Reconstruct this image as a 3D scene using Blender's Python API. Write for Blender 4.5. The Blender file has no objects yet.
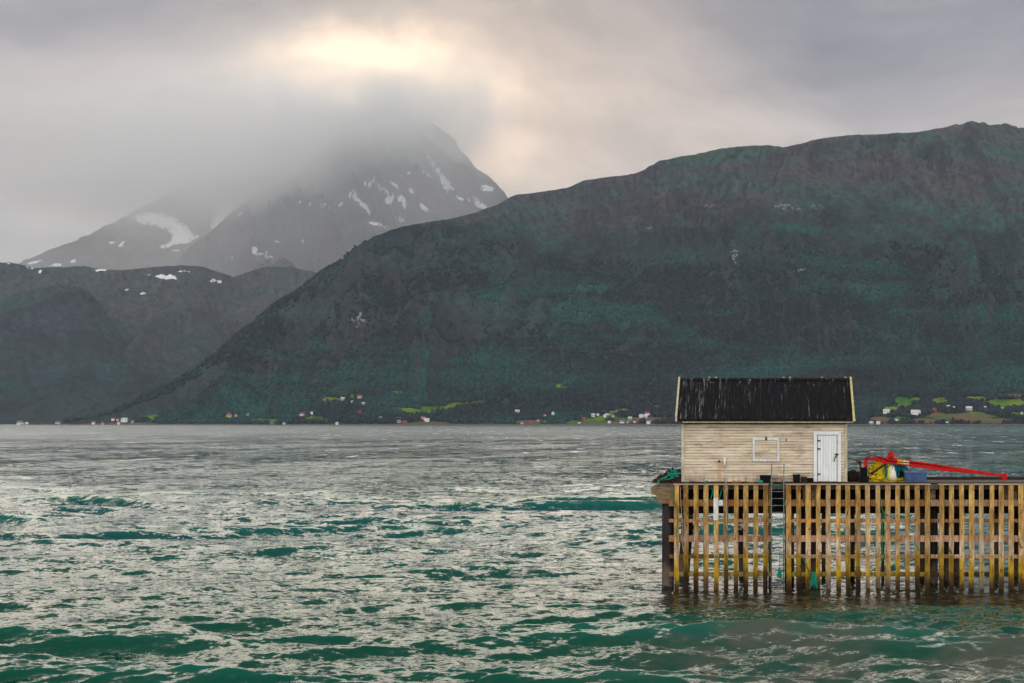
import bpy, bmesh, math, random
import numpy as np
from mathutils import Vector
R = math.radians
random.seed(7); rng = np.random.default_rng(7)
SC = bpy.context.scene; COL = SC.collection

# ------------------------------------------------------------------ survey frame
# metres per direction: a point at distance Y, seen at column px and row py
F, PX0, PY0, H = 1422.0, 765.0, 421.5, 6.96
def at(px, py, Y): return Vector(((px-PX0)/F*Y, Y, H+(PY0-py)/F*Y))
def ax(px, Y): return (px-PX0)/F*Y
def az(py, Y): return H+(PY0-py)/F*Y

# ------------------------------------------------------------------ noise
def _h(ix, iy, s):
    n = (ix.astype(np.int64)*374761393 + iy.astype(np.int64)*668265263 + s*982451653) & 0xffffffff
    n = ((n ^ (n >> 13))*1274126177) & 0xffffffff
    n = ((n ^ (n >> 16))*2246822519) & 0xffffffff
    return ((n ^ (n >> 15)) & 0xffffff)/float(0xffffff)
def vn(x, y, s=0):
    ix = np.floor(x); iy = np.floor(y); fx = x-ix; fy = y-iy
    fx = fx*fx*fx*(fx*(fx*6-15)+10); fy = fy*fy*fy*(fy*(fy*6-15)+10)
    a = _h(ix, iy, s); b = _h(ix+1, iy, s); c = _h(ix, iy+1, s); d = _h(ix+1, iy+1, s)
    return (a+(b-a)*fx)*(1-fy)+(c+(d-c)*fx)*fy
def fbm(x, y, o=5, s=0, g=.5, ridge=False):
    t = 0; a = 1; n = 0
    for i in range(o):
        v = vn(x, y, s+i*17)*2-1
        if ridge: v = 1-2*np.abs(v)
        t = t+a*v; n += a; a *= g
        x, y = (x*1.62+y*1.18)+3.7, (y*1.62-x*1.18)+9.1
    return t/n

# ------------------------------------------------------------------ materials
class NT:
    def __init__(s, tree): s.t = tree; s.n = tree.nodes; s.l = tree.links
    def node(s, typ, **k):
        n = s.n.new(typ)
        for a, v in k.items(): setattr(n, a, v)
        return n
    def set(s, sock, v):
        if isinstance(v, bpy.types.NodeSocket): s.l.new(v, sock)
        elif v is not None:
            if hasattr(sock.default_value, '__len__') and not hasattr(v, '__len__'): v = [v]*len(sock.default_value)
            if hasattr(sock.default_value, '__len__') and len(sock.default_value) == 4 and len(v) == 3: v = tuple(v)+(1,)
            sock.default_value = v
    def m(s, op, a, b=0, c=None, clamp=False):
        n = s.node('ShaderNodeMath', operation=op, use_clamp=clamp); s.set(n.inputs[0], a); s.set(n.inputs[1], b)
        if c is not None: s.set(n.inputs[2], c)
        return n.outputs[0]
    def vm(s, op, a, b=None):
        n = s.node('ShaderNodeVectorMath', operation=op); s.set(n.inputs[0], a)
        if b is not None: s.set(n.inputs[1], b)
        return n.outputs['Value'] if op in ('DOT_PRODUCT', 'LENGTH') else n.outputs[0]
    def mix(s, f, a, b, typ='MIX'):
        n = s.node('ShaderNodeMix', data_type='RGBA', blend_type=typ); s.set(n.inputs[0], f); s.set(n.inputs[6], a); s.set(n.inputs[7], b); return n.outputs[2]
    def rng(s, v, a, b, c=0, d=1, smooth=True):
        n = s.node('ShaderNodeMapRange'); n.interpolation_type = 'SMOOTHSTEP' if smooth else 'LINEAR'
        s.set(n.inputs[0], v); s.set(n.inputs[1], a); s.set(n.inputs[2], b); s.set(n.inputs[3], c); s.set(n.inputs[4], d); return n.outputs[0]
    def noise(s, vec, scale, detail=4, rough=.5, dist=0, col=False):
        n = s.node('ShaderNodeTexNoise'); s.set(n.inputs['Vector'], vec)
        n.inputs['Scale'].default_value = scale; n.inputs['Detail'].default_value = detail
        n.inputs['Roughness'].default_value = rough; n.inputs['Distortion'].default_value = dist
        return n.outputs['Color'] if col else n.outputs['Fac']
    def scale(s, vec, sc): return s.vm('MULTIPLY', vec, sc)
    def pos(s): return s.node('ShaderNodeNewGeometry').outputs['Position']
    def obj(s): return s.node('ShaderNodeTexCoord').outputs['Object']
    def sep(s, v): n = s.node('ShaderNodeSeparateXYZ'); s.set(n.inputs[0], v); return n.outputs
    def attr(s, name, fac=True): n = s.node('ShaderNodeAttribute', attribute_name=name); return n.outputs['Fac'] if fac else n.outputs['Color']
    def bump(s, h, strength=.5, dist=.05, normal=None):
        n = s.node('ShaderNodeBump'); s.set(n.inputs['Height'], h); n.inputs['Strength'].default_value = strength
        n.inputs['Distance'].default_value = dist
        if normal is not None: s.set(n.inputs['Normal'], normal)
        return n.outputs[0]
def mat(name, rough=.7, metal=0, spec=.3):
    m = bpy.data.materials.new(name); m.use_nodes = True
    t = NT(m.node_tree); p = m.node_tree.nodes['Principled BSDF']
    p.inputs['Roughness'].default_value = rough; p.inputs['Metallic'].default_value = metal
    p.inputs['Specular IOR Level'].default_value = spec
    return m, t, p
def simple(name, c, c2=None, scale=6, rough=.7, metal=0, spec=.3, bump=.15, detail=5, stretch=(1, 1, 1)):
    """painted / plastic / wood surface with worn mottling of its own colour"""
    m, t, p = mat(name, rough, metal, spec)
    v = t.scale(t.obj(), stretch); n = t.noise(v, scale, detail, .6)
    if c2 is None: c2 = tuple(x*.6 for x in c)
    t.set(p.inputs['Base Color'], t.mix(t.rng(n, .35, .68), c2, c))
    t.set(p.inputs['Normal'], t.bump(n, bump, .02))
    return m
M = {}

# ------------------------------------------------------------------ mesh helpers
class MB:
    def __init__(s): s.v = []; s.f = []
    def add(s, vs, fs):
        b = len(s.v); s.v += [tuple(v) for v in vs]; s.f += [tuple(i+b for i in f) for f in fs]; return s
    def box(s, x0, x1, y0, y1, z0, z1):
        return s.add([(x, y, z) for z in (z0, z1) for y in (y0, y1) for x in (x0, x1)],
                     [(0, 2, 3, 1), (4, 5, 7, 6), (0, 1, 5, 4), (2, 6, 7, 3), (0, 4, 6, 2), (1, 3, 7, 5)])
    def hexa(s, p):   # 8 points: bottom 4 ccw, top 4 ccw
        return s.add(p, [(3, 2, 1, 0), (4, 5, 6, 7), (0, 1, 5, 4), (1, 2, 6, 5), (2, 3, 7, 6), (3, 0, 4, 7)])
    def prism(s, pts, y0, y1):   # xz outline (ccw seen from -y) extruded along y
        n = len(pts)
        return s.add([(x, y0, z) for x, z in pts]+[(x, y1, z) for x, z in pts],
                     [tuple(range(n)), tuple(range(2*n-1, n-1, -1))]+[(i, i+n, (i+1) % n+n, (i+1) % n) for i in range(n)])
    def tube(s, pts, r, n=6, r2=None, cap=True):
        pts = [Vector(p) for p in pts]; k = len(pts); vs = []; up = Vector((.13, .31, .94))
        for i, p in enumerate(pts):
            d = (pts[min(i+1, k-1)]-pts[max(i-1, 0)]).normalized()
            a = d.cross(up)
            if a.length < .15: a = d.cross(Vector((1, 0, 0)))
            a.normalize(); b = d.cross(a).normalized()
            rr = r if r2 is None else r+(r2-r)*i/(k-1)
            for j in range(n):
                w = 2*math.pi*j/n; vs.append(p+a*math.cos(w)*rr+b*math.sin(w)*rr)
        fs = [(i*n+j, i*n+(j+1) % n, (i+1)*n+(j+1) % n, (i+1)*n+j) for i in range(k-1) for j in range(n)]
        if cap: fs += [tuple(range(n-1, -1, -1)), tuple(range((k-1)*n, k*n))]
        return s.add(vs, fs)
    def lathe(s, prof, c, n=20):
        vs = []; k = len(prof)
        for r, z in prof:
            for j in range(n): vs.append((c[0]+r*math.cos(2*math.pi*j/n), c[1]+r*math.sin(2*math.pi*j/n), c[2]+z))
        fs = [(i*n+j, i*n+(j+1) % n, (i+1)*n+(j+1) % n, (i+1)*n+j) for i in range(k-1) for j in range(n)]
        fs += [tuple(range(n-1, -1, -1)), tuple(range((k-1)*n, k*n))]
        return s.add(vs, fs)
    def build(s, name, m, parent=None, smooth=False, bevel=0, origin=None):
        o0 = Vector(origin) if origin is not None else (parent.location.copy() if parent is not None and parent.parent is None else Vector((0, 0, 0)))
        if parent is not None and parent.parent is not None: o0 = parent.parent.location.copy()
        me = bpy.data.meshes.new(name)
        me.from_pydata([(x-o0.x, y-o0.y, z-o0.z) for x, y, z in s.v], [], s.f); me.update()
        o = bpy.data.objects.new(name, me); COL.objects.link(o)
        if parent is not None: o.parent = parent
        else: o.location = o0
        if m is not None: me.materials.append(m)
        if smooth: me.polygons.foreach_set('use_smooth', [True]*len(me.polygons))
        if bevel:
            b = o.modifiers.new('bevel', 'BEVEL'); b.width = bevel; b.segments = 2; b.limit_method = 'ANGLE'
        return o
def tag(o, label=None, cat=None, group=None, kind=None):
    if label: o['label'] = label
    if cat: o['category'] = cat
    if group: o['group'] = group
    if kind: o['kind'] = kind
    return o
def thing(name, loc, label, cat, group=None):
    o = bpy.data.objects.new(name, None); COL.objects.link(o); o.location = loc; o.empty_display_size = .2
    return tag(o, label, cat, group)
def grid_mesh(name, V, nr, nc, m, kind='structure', attrs=None, smooth=True):
    """V: (nr*nc,3) array, rows of columns"""
    i = np.arange((nr-1)*(nc-1)); r = i//(nc-1); c = i % (nc-1); a = r*nc+c
    q = np.stack([a, a+1, a+nc+1, a+nc], 1).astype(np.int32)
    me = bpy.data.meshes.new(name)
    me.vertices.add(len(V)); me.vertices.foreach_set('co', V.astype(np.float32).ravel())
    me.loops.add(q.size); me.loops.foreach_set('vertex_index', q.ravel())
    me.polygons.add(len(q)); me.polygons.foreach_set('loop_start', np.arange(0, q.size, 4, dtype=np.int32))
    me.polygons.foreach_set('loop_total', np.full(len(q), 4, np.int32))
    me.update(calc_edges=True)
    if smooth: me.polygons.foreach_set('use_smooth', np.ones(len(q), bool))
    for k, v in (attrs or {}).items():
        at_ = me.attributes.new(k, 'FLOAT', 'POINT'); at_.data.foreach_set('value', v.astype(np.float32).ravel())
    me.materials.append(m)
    o = bpy.data.objects.new(name, me); COL.objects.link(o); o['kind'] = kind
    return o

# ------------------------------------------------------------------ sky, sun
SUN_AZ = math.atan2(ax(372, 1), 1); SUN_EL = R(14.5)
w = bpy.data.worlds.new('World'); SC.world = w; w.use_nodes = True
t = NT(w.node_tree); bg = w.node_tree.nodes['Background']; out = w.node_tree.nodes['World Output']
sky = t.node('ShaderNodeTexSky', sky_type='NISHITA'); sky.sun_disc = False; sky.sun_elevation = SUN_EL; sky.sun_rotation = SUN_AZ
bg.inputs['Strength'].default_value = .06; t.set(bg.inputs['Color'], sky.outputs[0])
d = t.vm('NORMALIZE', t.node('ShaderNodeTexCoord').outputs['Generated'])
sx, sy, sz = t.sep(d)
# cloud layer: directions flattened towards the horizon, billows warped by a coarse noise
warp = t.vm('MULTIPLY', t.vm('SUBTRACT', t.noise(t.scale(d, (1, 1, 1.8)), 3.2, 3, .5, col=True), (.5, .5, .5)), (.22, .22, .14))
dw = t.vm('ADD', d, warp); wx, wy, wz = t.sep(dw)
n1 = t.noise(t.scale(dw, (1, 1, 3.0)), 2.6, 5, .5)
n2 = t.noise(t.scale(dw, (1, 1, 2.6)), 7.5, 6, .55)
n3 = t.noise(t.scale(dw, (1, 1, 2.2)), 19, 6, .6, .4)
bill = t.m('ADD', t.m('ADD', t.m('MULTIPLY', n1, .48), t.m('MULTIPLY', n2, .34)), t.m('MULTIPLY', n3, .18))
def dirv(px, py): return Vector(((px-PX0)/F, 1, (PY0-py)/F)).normalized()
def blob(px, py, r0, r1, vec=None, sq=1.0):
    v = dirv(px, py); n = t.vm('SUBTRACT', vec or dw, tuple(v)); n = t.scale(n, (1, 1, sq))
    return t.rng(t.vm('LENGTH', n), r0, r1, 1, 0)
el = t.m('ADD', wz, t.m('MULTIPLY', t.m('SUBTRACT', n1, .5), .10))
low = (.50, .50, .525); mid = (.57, .51, .48); dark = (.31, .305, .335); high = (1.36, 1.27, 1.06)
c = t.mix(t.rng(el, .08, .19), low, mid)
c = t.mix(t.rng(el, .20, .27), c, dark)
c = t.mix(t.rng(el, .28, .38), c, high)  # unseen band of sky brightened to add highlights on the water
c = t.mix(t.rng(el, .42, .68), c, (.34, .36, .40))
c = t.mix(t.m('MULTIPLY', blob(620, 90, .02, .20, sq=1.6), .6), c, (.62, .50, .42))
c = t.mix(t.m('MULTIPLY', blob(960, 20, .03, .18, sq=1.3), .6), c, (.27, .265, .31))
c = t.mix(t.m('MULTIPLY', blob(60, 120, .02, .22, sq=2.0), .45), c, (.50, .44, .43))
c = t.mix(t.m('MULTIPLY', blob(375, 110, .0, .17), .7), c, (.62, .52, .44))
c = t.mix(t.m('MULTIPLY', blob(470, 120, .0, .12, sq=1.3), .7), c, (.86, .66, .52))
# the thin place in the cloud the sun stands behind: a ragged bright arc
dg = t.vm('ADD', d, t.vm('MULTIPLY', warp, (.35, .35, .35)))
g = t.m('MULTIPLY', blob(382, 116, .0, .128, vec=t.vm('ADD', d, t.vm('MULTIPLY', t.vm('SUBTRACT', t.noise(d, 14, 4, .6, col=True), (.5, .5, .5)), (.05, .05, .05))), sq=1.8), t.rng(n2, .30, .62, .6, 1.2))
c = t.mix(t.m('MINIMUM', g, .96), c, (2.7, 1.95, 1.25))
c = t.mix(1.0, c, t.mix(t.rng(bill, .34, .66), (.68, .69, .72), (1.28, 1.25, 1.22)), 'MULTIPLY')
# sky behind the camera brightened, added to light the hut, fence and hills
c = t.mix(t.rng(sy, -.1, -.75), c, (1.95, 1.88, 1.80))
c = t.mix(t.rng(sz, -.02, -.05), c, (.05, .08, .08))
b2 = t.node('ShaderNodeBackground'); t.set(b2.inputs['Color'], c); b2.inputs['Strength'].default_value = 1.0
ms = t.node('ShaderNodeMixShader'); ms.inputs[0].default_value = .95
t.l.new(bg.outputs[0], ms.inputs[1]); t.l.new(b2.outputs[0], ms.inputs[2]); t.l.new(ms.outputs[0], out.inputs['Surface'])
w.cycles.sampling_method = 'MANUAL'; w.cycles.sample_map_resolution = 512

L = bpy.data.lights.new('sun', 'SUN'); L.energy = .65; L.angle = R(42); L.color = (1, .87, .72)
lo = bpy.data.objects.new('sun', L); COL.objects.link(lo)
sd = Vector((math.sin(SUN_AZ)*math.cos(SUN_EL), math.cos(SUN_AZ)*math.cos(SUN_EL), math.sin(SUN_EL)))
lo.rotation_euler = (-sd).to_track_quat('-Z', 'Y').to_euler(); lo.location = (0, 0, 60)

# ------------------------------------------------------------------ camera
cam = bpy.data.cameras.new('camera'); co = bpy.data.objects.new('camera', cam); COL.objects.link(co); SC.camera = co
co.location = (0, 0, H); co.rotation_euler = (R(90), 0, 0)
cam.sensor_width = 36; cam.lens = F/1024*36; cam.shift_x = -(PX0-512)/1024; cam.shift_y = (PY0-341.5)/1024
cam.clip_start = .5; cam.clip_end = 60000

# ------------------------------------------------------------------ water
def make_water():
    rows = [-400, -200, -100, -50, -20, -5, 6, 14, 20, 24, 27, 29]; y = 30.0
    while y < 25000:
        rows.append(y); y += min(max(y*y/(F*H)*.62, .075), 1.0e9) if y < 300 else y*y/(F*H)*(.62+(y-300)/900)
    rows = np.array(rows)
    u = [-4, -3, -2.2, -1.6, -1.2, -.95, -.8, -.72, -.66]
    u += list(np.arange(-.62, .262, .00078)); u += [.3, .35, .42, .5, .65, .8, 1.0, 1.3, 1.8, 2.5, 3.5]
    u = np.array(u); nr, nc = len(rows), len(u)
    Y = np.repeat(rows[:, None], nc, 1); X = u[None, :]*np.maximum(Y, 30.0)
    dy = np.gradient(rows)[:, None]*np.ones((1, nc)); dx = np.gradient(u)[None, :]*np.maximum(Y, 30)
    # warp the domain so crests wander
    wx = X+3.0*fbm(X*.03, Y*.03, 3, 5); wy = Y+3.0*fbm(X*.045+7, Y*.06, 3, 9)
    gust = .78+.5*fbm(X*.018, Y*.03, 3, 31)
    Z = np.zeros_like(X); DX = np.zeros_like(X); DY = np.zeros_like(X)
    r = np.random.default_rng(12)
    N = 110; far_f = np.clip(Y/95., .62, 1.25)
    for i in range(N):
        lam = 11.0*(0.36/11.0)**((i+.5*r.random())/N)
        th = r.normal(0, .12+.42*(i/N))-.05
        k = 2*math.pi/lam; kx = math.sin(th)*k; ky = -math.cos(th)*k; ph = r.random()*6.283
        amp = .0135*lam**(.60)*(.55+.9*r.random())
        cut = np.clip((lam/(np.abs(ky)/k*dy+.25*dx+1e-6)-2.2)/3.0, 0, 1)
        if cut.max() <= 0: continue
        p = kx*wx+ky*wy+ph
        cth = np.cos(p); sth = np.sin(p)
        a = amp*cut*gust*(far_f if lam < 4.5 else .55+.75*far_f)
        Z += a*cth; DX += -a*.75*sth*math.sin(th); DY += a*.75*sth*math.cos(th)
    crest = np.clip(Z/.38, -1, 2)
    # calmer in the lee of the pier
    lee = 1-.55*np.exp(-((Y-54)/6.0)**2)/(1+np.exp(-(X+4.5)*1.6))
    Z *= lee
    near = (Y > 29.5)
    V = np.stack([X+DX*near*lee, Y+DY*near*lee, Z*near+.12], -1).reshape(-1, 3)
    m, t, p = mat('sea_water', .07, 0, .36)
    p.inputs['IOR'].default_value = 1.34
    P = t.pos(); x_, y_, z_ = t.sep(P); dist = t.vm('LENGTH', P)
    deep = t.mix(t.rng(t.noise(t.scale(P, (.010, .028, 0)), 1, 3, .5), .35, .65), (.0, .058, .062), (.0, .085, .066))
    deep = t.mix(t.rng(y_, 110, 420), deep, (.0, .060, .080))
    deep = t.mix(t.rng(y_, 95, 50), deep, (.0, .055, .031))
    cr = t.attr('crest')
    body = t.mix(t.rng(cr, .0, 1.6), deep, (.0, .098, .068))
    # pier's shadow band painted into the water colour; nearer, sand and kelp stirred up
    pier_shade = t.m('MULTIPLY', t.rng(t.m('ADD', x_, t.m('MULTIPLY', t.noise(P, .5, 4), 1.5)), -4.4, -2.6), t.m('MULTIPLY', t.rng(t.m('ADD', y_, t.m('MULTIPLY', t.noise(P, .3, 4), 2)), 51.8, 53.6), t.rng(y_, 60, 58.6)))
    body = t.mix(t.m('MULTIPLY', pier_shade, .92), body, (.020, .016, .009))
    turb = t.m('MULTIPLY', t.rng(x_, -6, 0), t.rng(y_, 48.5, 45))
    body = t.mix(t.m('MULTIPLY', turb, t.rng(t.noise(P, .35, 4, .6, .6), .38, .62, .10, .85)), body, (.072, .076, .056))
    # foam: small whitecaps out on the fjord, lacy scraps near by
    nf = t.noise(t.scale(P, (.13, .04, 0)), 1, 6, .66, .3); nf2 = t.noise(t.scale(P, (.6, 1.0, 0)), 1, 5, .65)
    far = t.m('MULTIPLY', t.rng(nf, .615, .65), t.rng(y_, 120, 320))
    nearf = t.m('MULTIPLY', t.m('MULTIPLY', t.rng(nf2, .62, .74), t.rng(cr, 1.15, 1.6)), .5)
    foam = t.m('MAXIMUM', far, nearf)
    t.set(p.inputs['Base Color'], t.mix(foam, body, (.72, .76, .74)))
    t.set(p.inputs['Roughness'], t.m('ADD', t.m('MULTIPLY', foam, .5), t.m('ADD', t.rng(dist, 60, 1200, .04, .27), t.m('MULTIPLY', pier_shade, .10))))
    # wind ripples as slopes of the surface, in several sizes; gusts make patches rougher
    N = t.node('ShaderNodeNewGeometry').outputs['Normal']
    def slope(sc, det, amp, seed, rot=.6, ax_=.6):
        rn = t.node('ShaderNodeVectorRotate', rotation_type='Z_AXIS'); t.set(rn.inputs['Vector'], P); rn.inputs['Angle'].default_value = rot
        v = t.noise(t.vm('ADD', t.scale(rn.outputs[0], sc), (seed, seed*.7, 0)), 1, det, .6, .25, col=True)
        return t.vm('MULTIPLY', t.vm('SUBTRACT', v, (.5, .5, .5)), (amp*ax_, amp*1.1, 0))
    rg = t.node('ShaderNodeVectorRotate', rotation_type='Z_AXIS'); t.set(rg.inputs['Vector'], P); rg.inputs['Angle'].default_value = .3
    gust = t.rng(t.noise(t.scale(rg.outputs[0], (.012, .006, 0)), 1, 5, .6), .35, .65, .7, 1.3)
    s1 = t.vm('ADD', slope((1.1, 2.6, 0), 3, 1.2, 3.1, .12), slope((5, 11, 0), 2, .7, 5.1, -.15))
    cx = t.node('ShaderNodeCombineXYZ'); ff = t.rng(dist, 70, 320, 0, 1)
    for i_ in range(3): t.set(cx.inputs[i_], ff)
    s2 = t.vm('MULTIPLY', slope((.34, .34, 0), 5, 1.15, 17.3, .6, .9), cx.outputs[0])
    s3 = t.vm('MULTIPLY', slope((.05, .020, 0), 6, .8, 41.7, .22, .9), cx.outputs[0])
    S = t.vm('ADD', t.vm('ADD', s1, s2), s3); cg = t.node('ShaderNodeCombineXYZ')
    for i_ in range(3): t.set(cg.inputs[i_], gust)
    S = t.vm('MULTIPLY', S, cg.outputs[0])
    t.set(p.inputs['Normal'], t.vm('NORMALIZE', t.vm('ADD', N, S)))
    o = grid_mesh('water', V, nr, nc, m, attrs={'crest': crest})
    return o
make_water()

# ------------------------------------------------------------------ hills and mountains
TERR = {}
def terrain(name, crest, toe, prof, amp, px0, px1, nc, nr, m, back=.8, seed=1, gully=1.0, backdrop=.75, cliff=None, skew=0.0, jag=.5):
    cp = np.array(crest, float)
    px = np.linspace(px0, px1, nc)
    py = np.interp(px, cp[:, 0], cp[:, 1]); Yc = np.interp(px, cp[:, 0], cp[:, 2])
    py = py-jag*2.2*np.clip(fbm(px/16., px*0+seed, 5, seed, .6, ridge=True), -1, 1)+jag*.6
    Yc = np.convolve(np.pad(Yc, 40, 'edge'), np.ones(81)/81, 'same')[40:-40]
    u = (px-PX0)/F; Zc = H+(PY0-py)/F*Yc
    tp = np.array(toe, float); Yt = np.interp(px, tp[:, 0], tp[:, 1])
    Yt = np.convolve(np.pad(Yt, 20, 'edge'), np.ones(41)/41, 'same')[20:-20]
    nb = max(10, nr//7)
    tt = np.concatenate([np.linspace(0, 1, nr), 1+np.linspace(0, back, nb+1)[1:]])
    T = tt[:, None]*np.ones((1, nc))
    pf = np.array(prof, float)
    g = np.interp(tt, pf[:, 0], pf[:, 1]); g = np.where(tt > 1, 1-backdrop*((tt-1)/back)**1.4, g)
    # soften the corners of the profile
    gs = np.convolve(np.pad(g, 10, 'edge'), np.ones(15)/15, 'same')[10:-10]; 
    wgt = np.clip(np.minimum(np.abs(tt-1)/.05, 1), 0, 1)*np.clip(tt/.04, 0, 1); g = g*(1-wgt)+gs*wgt
    Y = Yt[None, :]+T*(Yc-Yt)[None, :]; X = u[None, :]*Y
    Z = -6+(Zc+6)[None, :]*g[:, None]
    env = np.clip((T-.03)/.25, 0, 1)*np.clip((1.06-T)/.18, .22, 1); env = np.where(T > 1, .6, env)*np.clip(Zc/300, .25, 1.2)[None, :]
    gl = fbm((X+skew*Z)/260+.6*fbm(X/500, Y/500, 2, seed+3), Y/900, 5, seed, .52, ridge=True)
    big = fbm(X/700, Y/700, 5, seed+50)
    fine = fbm((X+skew*Z)/70, Y/90, 5, seed+90, .6)
    Z = Z+env*amp*(gully*.55*gl+.75*big+.16*fine)
    Z += np.clip((T-.02)/.05, 0, 1)*3.0*fine
    if cliff is not None:
        for (t0, wd, h, s) in cliff:
            tc = t0+.035*fbm(X/400, Y/4000, 4, s); q = np.clip((T-tc)/wd, -1, 1)
            stp = np.where(np.abs(q) < 1, np.sin(q*math.pi/2), np.sign(q))
            msk = np.clip(fbm(X/350, Y/900, 4, s+5)*2.2+.45, 0, 1)
            Z += h*stp*msk*np.exp(-((T-t0)/.16)**2)
    # keep the traced skyline: nothing below the crest rises above it
    ang = (Z-H)/Y; lim = ((Zc-H)/Yc)[None, :]
    over = (ang > lim)
    soft = lim-.0*T
    Z = np.where(over, H+soft*Y, Z)
    V = np.stack([X, Y, Z], -1)
    dzx = np.gradient(Z, axis=1)/np.maximum(np.gradient(X, axis=1), .1); dzy = np.gradient(Z, axis=0)/np.gradient(Y, axis=0)
    dzy = dzy-dzx*u[None, :]
    slope = np.sqrt(dzx**2+dzy**2)
    TERR[name] = dict(px=px, X=X, Y=Y, Z=Z, T=T, slope=slope, nr=len(tt), nc=nc, front=nr)
    return V, TERR[name], m
def on_ground(name, px, py):
    """the point of the slope seen at that bearing and that height above the shore"""
    d = TERR[name]; c = int(np.clip(np.searchsorted(d['px'], px), 0, d['nc']-1)); n = d['front']
    a = PY0-(d['Z'][:n, c]-H)/d['Y'][:n, c]*F
    i = np.where(a <= py)[0]; i = i[0] if len(i) else n-1
    while d['Z'][i, c] < 1.2 and i < n-1: i += 1
    return Vector((d['X'][i, c], d['Y'][i, c], d['Z'][i, c]))

def hill_material(name, forest, moor, rock, fz0, fz1, snow=False, bumpd=6, tex=1.0, fields=False, rk0=1.25):
    m, t, p = mat(name, .95, 0, .08)
    P = t.pos(); x, y, z = t.sep(P)
    nb = t.noise(P, .0022*tex, 5, .6); nm = t.noise(t.scale(P, (1, .5, 1)), .011*tex, 6, .62); nf = t.noise(P, .06*tex, 5, .7)
    zz = t.m('ADD', z, t.m('MULTIPLY', t.m('SUBTRACT', nb, .5), 330))
    zz = t.m('ADD', zz, t.m('MULTIPLY', t.m('SUBTRACT', nm, .5), 240))
    lg = t.noise(t.vm('ADD', t.scale(P, (.0022*tex, .0016*tex, .016*tex)), t.vm('MULTIPLY', t.noise(P, .003, 3, .5, col=True), (1.2, 1.2, 1.2))), 1, 6, .62)
    f1 = t.mix(t.rng(nm, .36, .64), forest[0], forest[1]); f1 = t.mix(t.rng(t.m('ADD', t.m('MULTIPLY', lg, .6), t.m('MULTIPLY', nb, .4)), .47, .60, 0, .8), f1, forest[2])
    m1 = t.mix(t.rng(lg, .40, .60), moor[0], moor[1]); m1 = t.mix(t.rng(t.noise(P, .006*tex, 5, .6), .54, .66), m1, moor[2])
    c = t.mix(t.rng(zz, fz0, fz1), f1, m1)
    sl = t.attr('slope')
    rk = t.m('MULTIPLY', t.rng(t.m('ADD', sl, t.m('MULTIPLY', t.m('SUBTRACT', nf, .5), 1.1)), rk0, rk0+.45), .6)
    c = t.mix(rk, c, t.mix(nf, tuple(v*.55 for v in rock), tuple(v*1.5 for v in rock)))
    c = t.mix(1, c, t.mix(t.rng(nf, .3, .7), (.62, .62, .62), (1.4, 1.4, 1.4)), 'MULTIPLY')
    if fields:
        fl = t.attr('field'); fr = t.m('ADD', fl, t.m('MULTIPLY', t.m('SUBTRACT', t.noise(P, .06, 5, .65), .5), 1.1))
        gr = t.mix(t.rng(t.noise(P, .02, 4, .6), .36, .62), (.024, .13, .022), (.17, .23, .014))
        c = t.mix(t.rng(fr, .42, .5), c, gr)
        hl = t.m('ADD', t.attr('heath'), t.m('MULTIPLY', t.m('SUBTRACT', t.noise(t.scale(P, (.6, .5, 3)), .05, 6, .7), .5), 1.5))
        hs = t.noise(t.scale(P, (.012, .012, .22)), 1, 5, .65)
        c = t.mix(t.rng(hl, .45, .6), c, t.mix(t.rng(hs, .50, .56), t.mix(t.rng(hs, .40, .47), (.17, .085, .065), (.16, .10, .05)), (.05, .12, .03)))
        c = t.mix(t.rng(t.m('ADD', z, t.m('MULTIPLY', nf, -3)), 1.2, .2), c, (.14, .11, .10))
    s = t.m('MULTIPLY', t.attr('snow'), t.rng(t.noise(t.scale(P, (1, .6, 1)), .028 if snow else .06, 6, .75, .6), .36 if snow else .47, .60, .38 if snow else 0, 1.5, smooth=False))
    c = t.mix(t.rng(s, .42, .54), c, (.82, .84, .88) if snow else (.23, .22, .25))
    t.set(p.inputs['Base Color'], c)
    t.set(p.inputs['Normal'], t.bump(t.m('ADD', nf, t.m('MULTIPLY', nm, 3)), .9, bumpd))
    return m
def blobs(d, lst, k=1.0):
    """real patches of ground cover: centre on the ground, half sizes in metres, tilt"""
    out = np.zeros_like(d['X'])
    for (cx, cz, a, b, rot) in lst:
        dx = d['X']-cx; dz = d['Z']-cz; cs, sn = math.cos(rot), math.sin(rot)
        e = ((dx*cs+dz*sn)/a)**2+((-dx*sn+dz*cs)/b)**2
        out = np.maximum(out, np.exp(-e*.7))
    return out

# --- the near fjord side
crestA = [(-60, 424, 2930), (60, 424, 2930), (110, 415, 3000), (150, 394, 3120), (200, 366, 3280), (230, 341, 3400), (250, 326, 3450), (270, 308, 3520), (300, 290, 3600), (320, 273, 3650),
          (340, 262, 3700), (352, 249, 3730), (375, 236, 3780), (400, 227, 3830), (430, 222, 3880), (475, 213, 3950), (500, 203, 4000), (515, 195, 4050), (540, 192, 4100), (570, 187, 4180),
          (585, 180, 4220), (600, 178, 4260), (632, 174, 4300), (645, 169, 4330), (660, 160, 4360), (690, 155, 4400), (720, 148, 4440), (745, 146, 4470), (770, 145, 4500), (783, 147.5, 4510), (800, 144, 4540),
          (815, 140, 4560), (830, 137, 4580), (855, 135, 4600), (900, 133, 4650), (925, 131, 4660), (945, 127, 4680), (970, 120.5, 4700), (1000, 120, 4720), (1024, 123, 4740), (1080, 130, 4750), (1200, 118, 4800), (1400, 150, 4900)]
prA = [(0, 0), (.035, .008), (.10, .03), (.2, .11), (.32, .27), (.45, .46), (.56, .64), (.64, .73), (.8, .87), (.93, .965), (1, 1)]
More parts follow.
